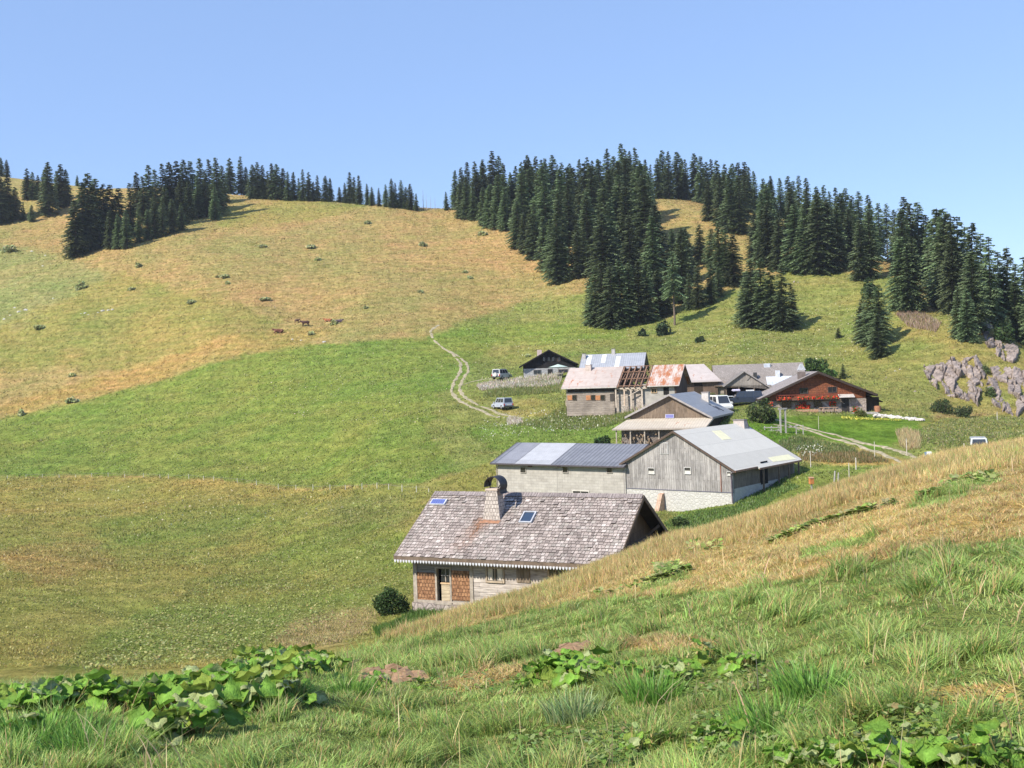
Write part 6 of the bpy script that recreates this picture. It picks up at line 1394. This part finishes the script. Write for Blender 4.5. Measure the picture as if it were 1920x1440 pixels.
def woodpile():
    p = hit(1424, 913); m = MB(); g = random.Random(9)
    for i in range(70):
        x, y = g.uniform(-1.7, 1.7), g.uniform(-.7, .7); z = max(0, .55-.28*abs(x))*g.uniform(.1, 1); a = g.uniform(-.5, .5)+(1.57 if g.random() < .25 else 0); l = g.uniform(.3, .9); t = g.uniform(-.35, .45)
        m.tube((x-l*math.cos(a), y-l*math.sin(a), z-l*t*.5), (x+l*math.cos(a), y+l*math.sin(a), z+l*t*.5), g.uniform(.02, .06), .015, 6)
    o = m.build('branch_pile', m_plain((.17, .15, .15), .95, .5, 6)); o.location = p[:3]; tag(o, 'heap of grey dead branches at the barn wall under the roof corner', 'woodpile')
woodpile()
def red_yard():
    Rw = lambda x, y, z: RED.e.matrix_world
    mw = Matrix.Translation(RED.loc) @ Matrix.Rotation(RED.yaw, 4, 'Z')
    def L(px, py, n): a, b = RED.uv('g0', px, py); return mw @ RED.pt('g0', a, b, n)
    a = L(1454, 774, 1.5); b = L(1530, 774, 1.5); a.z = b.z = RED.loc.z+.38
    e = empty('log_trough', a, 0, 'long hollowed log trough lying along the front of the red chalet', 'trough'); m = MB(); d = b-a; m.tube((0, 0, 0), d, .34, .30, 12); m.build('log', m_plain((.30, .18, .11), .85, .4, 5), e); m = MB()
    for t in (.15, .5, .85): m.box(d.x*t-.12, d.x*t+.12, d.y*t-.3, d.y*t+.3, -.6, -.25)
    m.each('support', GREYP, e); m = MB(); m.box(.4, d.x*.9, d.y*.5-.14, d.y*.5+.14, .28, .36); m.build('planting', m_plain((.10, .16, .04), .9, .5, 9), e)
    c = L(1549, 776, 1.7); c.z = RED.loc.z+.1; e = empty('picnic_table', c, RED.yaw, 'wooden picnic table with benches in front of the red chalet door', 'table'); W = m_plain((.36, .24, .17), .85)
    MB().box(-.4, .4, -1.1, 1.1, .72, .78).build('tabletop', W, e); m = MB(); m.box(-.95, -.68, -1.1, 1.1, .42, .47); m.box(.68, .95, -1.1, 1.1, .42, .47); m.each('bench', W, e)
    m = MB()
    for y in (-.8, .8): m.bar((-.75, y, 0), (-.2, y, .715), .08); m.bar((.75, y, 0), (.2, y, .715), .08); 
    m.each('leg', W, e)
    m = MB(); g = random.Random(3); p0 = Vector(hit(1642, 783)[:3]); p1 = Vector(hit(1732, 790)[:3]); n = 46
    for i in range(n*2):
        t = i/(2*n-1); p = p0.lerp(p1, t); z = zat(p.x, p.y); s = g.uniform(.16, .34); m.blob((p.x-p0.x+g.uniform(-.2, .2), p.y-p0.y+g.uniform(-.3, .3)+1.2*math.sin(t*3), z-p0.z+.12+g.uniform(0, .25)*(1-t)), s, i, .3, 1, (1.2, 1, .6))
    o = m.build('dry_stone_wall', m_rock((.42, .38, .35), (.66, .62, .58))); o.location = p0; tag(o, 'low pale dry stone wall curving away right of the red chalet', 'wall')
    dots('yellow_flower_bed', [([(1578,784),(1690,788),(1690,791),(1578,788)], 1)], 420, .09, (.62, .58, .10), .25, (100, 150))
    shrub('garden_shrub', 'yellow green garden shrub beside the red chalet door', 1613, 779, 22, 17, (.13, .15, .04), 700, seed=61, Y=128, size=.09)
    c = L(1643, 772, .8); c.z = RED.loc.z+.1; e = MB(); e.tube((0, 0, 0), (0, 0, .7), .35, .42, 14); e.tube((0, 0, .701), (0, 0, .74), .36, .36, 14); o = e.build('wooden_tub', m_plain((.36, .17, .10), .8)); o.location = c; tag(o, 'brown wooden tub at the right corner of the red chalet', 'tub')
red_yard()

# ------------------------------------------------------------------ vehicles
def car(name, label, loc, yaw, col, L=4.2, W=1.72, H=1.7, hood=1.05, belt=.95, rear=.15, box=False, spare=False, roof=None, cat='car', base=.32):
    e = empty(name, loc, yaw, label, cat); P = m_paint(col); G = m_glass((.03, .035, .045)); x0, x1 = -L/2, L/2; w = W/2
    prof = [(x0, base+.1), (x0+.06, belt-.05), (x0+.1, belt), (x1-hood, belt), (x1-.15, belt-.14), (x1, belt-.28), (x1, base+.06), (x1-.1, base), (x0+.1, base)]
    m = MB(); m.prism([(x, -w, z) for x, z in prof], (0, W, 0)); b = m.build('body', P, e, bevel=.05)
    t = w*.80; r0, r1 = x0+.02+rear, x1-hood-.55
    lo = [(x0+.06, -w*.96, belt-.02), (x1-hood+.02, -w*.96, belt-.02), (x1-hood+.02, w*.96, belt-.02), (x0+.06, w*.96, belt-.02)]; hi = [(r0, -t, H), (r1, -t, H), (r1, t, H), (r0, t, H)]
    m = MB(); m.add(lo+hi, [(0, 1, 5, 4), (1, 2, 6, 5), (2, 3, 7, 6), (3, 0, 4, 7), (4, 5, 6, 7), (3, 2, 1, 0)]); cab = m.build('cabin', P if not roof else m_paint(roof), e, bevel=.04)
    lo = [Vector(q) for q in lo]; hi = [Vector(q) for q in hi]
    def pane(a, b, c, d, u0, u1, v0, v1, name='window'):
        q = lambda u, v: (a.lerp(b, u)).lerp(d.lerp(c, u), v); n = (b-a).cross(d-a).normalized(); m = MB(); m.prism([q(u0, v0)+n*.004, q(u1, v0)+n*.004, q(u1, v1)+n*.004, q(u0, v1)+n*.004], n*.015); m.build(name, G, e)
    for (i, j) in ((0, 1), (2, 3)):
        for u0, u1 in ((.06, .33), (.37, .64), (.68, .92)): pane(lo[i], lo[j], hi[j], hi[i], *((u0, u1) if i == 0 else (1-u1, 1-u0)), .15, .86, 'side_window')
    pane(lo[1], lo[2], hi[2], hi[1], .08, .92, .1, .9, 'windscreen'); pane(lo[3], lo[0], hi[0], hi[3], .1, .9, .15, .88, 'rear_window')
    TY = m_plain((.02, .02, .02), .9); RM = m_plain((.45, .45, .47), .4, .1, 3, .5)
    for x in (x0+.78, x1-.78):
        for s in (-1, 1):
            m = MB(); m.tube((x, s*(w-.2), .33), (x, s*(w+.02), .33), .33, .33, 18); wh = m.build('wheel', TY, e); m = MB(); m.tube((x, s*(w+.022), .33), (x, s*(w+.035), .33), .2, .18, 14); m.build('rim', RM, wh)
    m = MB(); m.box(x0-.1, x0-.003, -w*.95, w*.95, base+.05, base+.25); m.box(x1+.003, x1+.1, -w*.95, w*.95, base+.05, base+.25); m.each('bumper', m_plain((.06, .06, .065), .6), e)
    m = MB(); m.box(x0-.04, x0-.003, -w+.02, -w+.2, belt-.35, belt-.08); m.box(x0-.04, x0-.003, w-.2, w-.02, belt-.35, belt-.08); m.each('tail_light', m_plain((.45, .02, .02), .3), e)
    m = MB(); m.box(x1+.002, x1+.04, -w+.08, -w+.4, belt-.42, belt-.28); m.box(x1+.002, x1+.04, w-.4, w-.08, belt-.42, belt-.28); m.each('headlight', m_plain((.7, .7, .68), .15), e)
    m = MB(); m.box(x0-.06, x0-.045, -.26, .26, base+.30, base+.42); m.build('number_plate', m_plain((.7, .7, .62), .5), e)
    for s in (-1, 1): m = MB(); m.box(x1-hood-.25, x1-hood-.1, s*(w+.16)-.08, s*(w+.16)+.08, belt+.02, belt+.2); m.build('mirror', P, e)
    if spare: m = MB(); m.tube((x0-.26, 0, belt-.1), (x0-.06, 0, belt-.1), .36, .36, 18); sw = m.build('spare_wheel', m_plain((.5, .5, .5), .6), e)
    return e
p = hit(942, 767); car('parked_car', 'silver four wheel drive car parked alone on the grass inside the track bend', p[:3], R(118), (.42, .46, .56), 4.1, 1.7, 1.75)
p = hit(941, 711); car('parked_car', 'white four wheel drive car with a rear spare wheel, above the pink flowers', p[:3], R(60), (.60, .60, .60), 4.2, 1.75, 1.8, spare=True)
p = hit(1394, 759); car('pickup_truck', 'dark blue pickup with things piled on its roof before the cart shed', p[:3], R(176), (.025, .035, .06), 4.8, 1.8, 1.75, 1.2, cat='pickup')
def on_pickup(p):
    m = MB(); m.box(-.5, .5, -.4, .4, 0, .28); o = m.build('bundle', m_plain((.62, .58, .72), .8, .3, 6), bevel=.08); o.location = (p[0]-.9, p[1], p[2]+1.76); tag(o, 'white and lilac bundle lying on the roof of the dark pickup', 'bundle')
    m = MB(); m.box(-.45, .45, -.35, .35, 0, .14); o = m.build('white_crate', m_plain((.72, .72, .72), .7)); o.location = (p[0]+.9, p[1], p[2]+1.76); tag(o, 'flat white crate on the rear part of the pickup roof', 'crate')
on_pickup(p)
Yv = 131; dx, dz = ray(1347, 765); car('white_van', 'white van seen from the front behind the grey metal roof', (dx*Yv, Yv, zat(dx*Yv, Yv)-.1), R(-75), (.74, .74, .72), 4.4, 1.85, 2.15, .5, 1.1, .05, cat='van')
Yv = 106; dx, dz = ray(1834, 860); car('parked_car', 'blue car with a white roof half hidden by the dry slope crest', (dx*Yv, Yv, dz*Yv+.28), R(70), (.20, .32, .48), 4.3, 1.75, 1.9, roof=(.62, .66, .70))
def hay():
    Y = 138; dx, dz = ray(1323, 752); z = zat(dx*Y, Y); e = empty('hay_trailer', (dx*Y, Y, z), R(8), 'trailer heaped with yellow green hay beside the hipped tin shed', 'trailer'); m = MB(); m.box(-1.5, 1.5, -.9, .9, .6, .72); m.build('platform', BEAM, e)
    m = MB(); m.box(-1.5, 1.5, -.93, -.903, .6, 1.1); m.box(-1.5, 1.5, .903, .93, .6, 1.1); m.each('side_board', BEAM, e); m = MB(); m.tube((0, -.95, .35), (0, -.75, .35), .35, n=16); m.tube((0, .75, .35), (0, .95, .35), .35, n=16); m.each('wheel', m_plain((.02, .02, .02), .9), e)
    V, f, l, C = leafcloud(2600, 1, (1.5, .9, .75), .12, 14, 5, (.30, .29, .12)); V[:, 2] += 1.15; link('hay', np_mesh('hay', V, f, l, BLADE, C), e)
    Y = 136; dx, dz = ray(1303, 748); z = zat(dx*Y, Y); m = MB(); m.blob((0, 0, .75), .62, 3, .05, 3, (1.1, 1, .8)); m.box(-.3, .3, -.3, .3, 0, .4); o = m.build('orange_tarp', m_plain((.70, .16, .07), .6)); o.location = (dx*Y, Y, z); tag(o, 'orange red covered bale between the roofs, left of the hay trailer', 'bale')
    Y = 139; dx, dz = ray(1362, 752); z = zat(dx*Y, Y); e = empty('trestle_table', (dx*Y, Y, z), 0, 'white topped trestle table left of the dark pickup', 'table'); m = MB(); m.box(-.9, .9, -.4, .4, .95, 1.02); m.build('tabletop', m_plain((.68, .72, .76), .6), e); m = MB()
    for x in (-.7, .7): m.bar((x, -.3, 0), (x, 0, .945), .07); m.bar((x, .3, 0), (x, 0, .945), .07)
    m.each('leg', BEAM, e)
    Y = 181; dx, dz = ray(1047, 703); z = zat(dx*Y, Y); e = empty('parasol', (dx*Y, Y, z), 0, 'pale green parasol open in front of the black gabled chalet', 'parasol'); m = MB(); m.tube((0, 0, 0), (0, 0, 2.2), .03); m.build('pole', WOODP, e)
    m = MB(); n = 8; r = 1.7; m.add([(0, 0, 2.35)]+[(r*math.cos(i*6.283/n), r*math.sin(i*6.283/n), 1.85) for i in range(n)], [(0, i+1, (i+1) % n+1) for i in range(n)]); m.build('canopy', m_plain((.46, .56, .50), .8, .1), e)
    e = empty('garden_table', (dx*Y+.3, Y-.4, z), 0, 'small table in the shade of the pale green parasol', 'table'); m = MB(); m.tube((0, 0, .70), (0, 0, .75), .7, n=16); m.build('tabletop', m_plain((.4, .38, .36), .7), e); m = MB(); m.tube((0, 0, 0), (0, 0, .698), .07, n=8); m.build('leg', BEAM, e)
hay()

# ------------------------------------------------------------------ cattle
def beast(lying=False):
    """one continuous skin over a skeleton; +x is forward"""
    dz = -.52 if lying else 0
    J = [((-.80, 0, 1.16), .30, .33), ((-.25, 0, 1.14), .34, .38), ((.35, 0, 1.14), .32, .38), ((.78, 0, 1.20), .22, .30), ((1.08, 0, 1.38), .13, .20), ((1.28, 0, 1.46), .12, .15), ((1.58, 0, 1.28), .085, .09)]
    V = [Vector((x, y, z+dz)) for (x, y, z), _, _ in J]; Rr = [(a, b) for _, a, b in J]; E = [(i, i+1) for i in range(6)]
    def chain(root, pts):
        k = root
        for p, r in pts: V.append(Vector(p)); Rr.append((r, r)); E.append((k, len(V)-1)); k = len(V)-1
    for s in (-1, 1):
        if lying:
            chain(0, [((-.55, s*.38, .42), .19), ((-.15, s*.5, .22), .10), ((-.55, s*.52, .10), .06)]); chain(3, [((.75, s*.27, .42), .12), ((1.10, s*.30, .14), .07), ((.75, s*.33, .09), .055)])
        else:
            chain(0, [((-.72, s*.20, .92), .17), ((-.62, s*.22, .66), .10), ((-.86, s*.22, .44), .065), ((-.80, s*.22, .12), .05), ((-.74, s*.22, .03), .065)]); chain(3, [((.66, s*.19, .88), .12), ((.68, s*.20, .50), .075), ((.66, s*.20, .12), .05), ((.70, s*.20, .03), .062)])
        chain(5, [((1.22, s*.13, 1.56+dz), .045), ((1.20, s*.27, 1.54+dz), .04)]); chain(5, [((1.30, s*.07, 1.60+dz), .035), ((1.34, s*.16, 1.74+dz), .018)])
    chain(0, [((-1.08, 0, 1.28+dz), .06), ((-1.16, 0, 1.0+dz), .03), ((-1.17, 0, .72+max(dz, -.4)), .035)])
    me = bpy.data.meshes.new('cow'); me.from_pydata([tuple(v) for v in V], E, []); o = bpy.data.objects.new('cow', me); COL.objects.link(o)
    sk = o.modifiers.new('s', 'SKIN'); 
    for d, (a, b) in zip(me.skin_vertices[0].data, Rr): d.radius = (a, b)
    me.skin_vertices[0].data[1].use_root = True
    o.modifiers.new('u', 'SUBSURF').levels = 2; dg = bpy.context.evaluated_depsgraph_get(); m2 = bpy.data.meshes.new_from_object(o.evaluated_get(dg)); bpy.data.objects.remove(o); bpy.data.meshes.remove(me); m2.name = 'cow_body'; return m2
def hide(c1, c2, sc=1.2, lo=.45):
    b = NB('cow_hide'); b.col(b.ramp(b.noise(b.obj(), sc, 2, .4), lo, lo+.06, c1, c2)); b.b.inputs['Roughness'].default_value = .7; return b.m
STAND, LIE = beast(), beast(True)
for me_, x, y, yw, sc, mt, l in ((LIE, 523, 625, 185, 1.05, hide((.13, .045, .03), (.22, .10, .07), 2), 'reddish brown cow lying on the grass, lowest of the cattle'), (STAND, 573, 613, 160, 1.0, hide((.045, .018, .014), (.06, .025, .02), 2), 'dark brown cow standing, centre of the cattle group'),
    (STAND, 557, 607, 60, .75, hide((.16, .08, .05), (.24, .15, .1), 2), 'small brown calf left of the standing dark cow'), (LIE, 616, 604, 170, .9, hide((.30, .11, .05), (.7, .62, .55), 1.5, .55), 'orange brown and white calf resting left of a juniper'), (LIE, 634, 606, 10, .9, hide((.10, .07, .09), (.14, .10, .12), 2), 'grey brown cow resting right of a juniper')):
    p = hit(x, y); m3 = me_.copy(); m3.materials.clear(); m3.materials.append(mt); o = link('cow', m3); o.location = p[:3]; o.rotation_euler = (0, 0, R(yw)); o.scale = (sc, sc, sc); tag(o, l, 'cow', 'cattle on the hill')

def haze():
    b = bpy.data.materials.new('air'); b.use_nodes = True; n = b.node_tree.nodes; n.clear(); o = n.new('ShaderNodeOutputMaterial'); v = n.new('ShaderNodeVolumePrincipled')
    v.inputs['Color'].default_value = (.78, .86, 1, 1); v.inputs['Density'].default_value = HAZE; b.node_tree.links.new(v.outputs[0], o.inputs['Volume'])
    m = MB(); m.box(-2500, 2500, -2500, 2500, -105, 125); o = m.build('haze', b); tag(o, kind='stuff')
HAZE = .00011
haze()
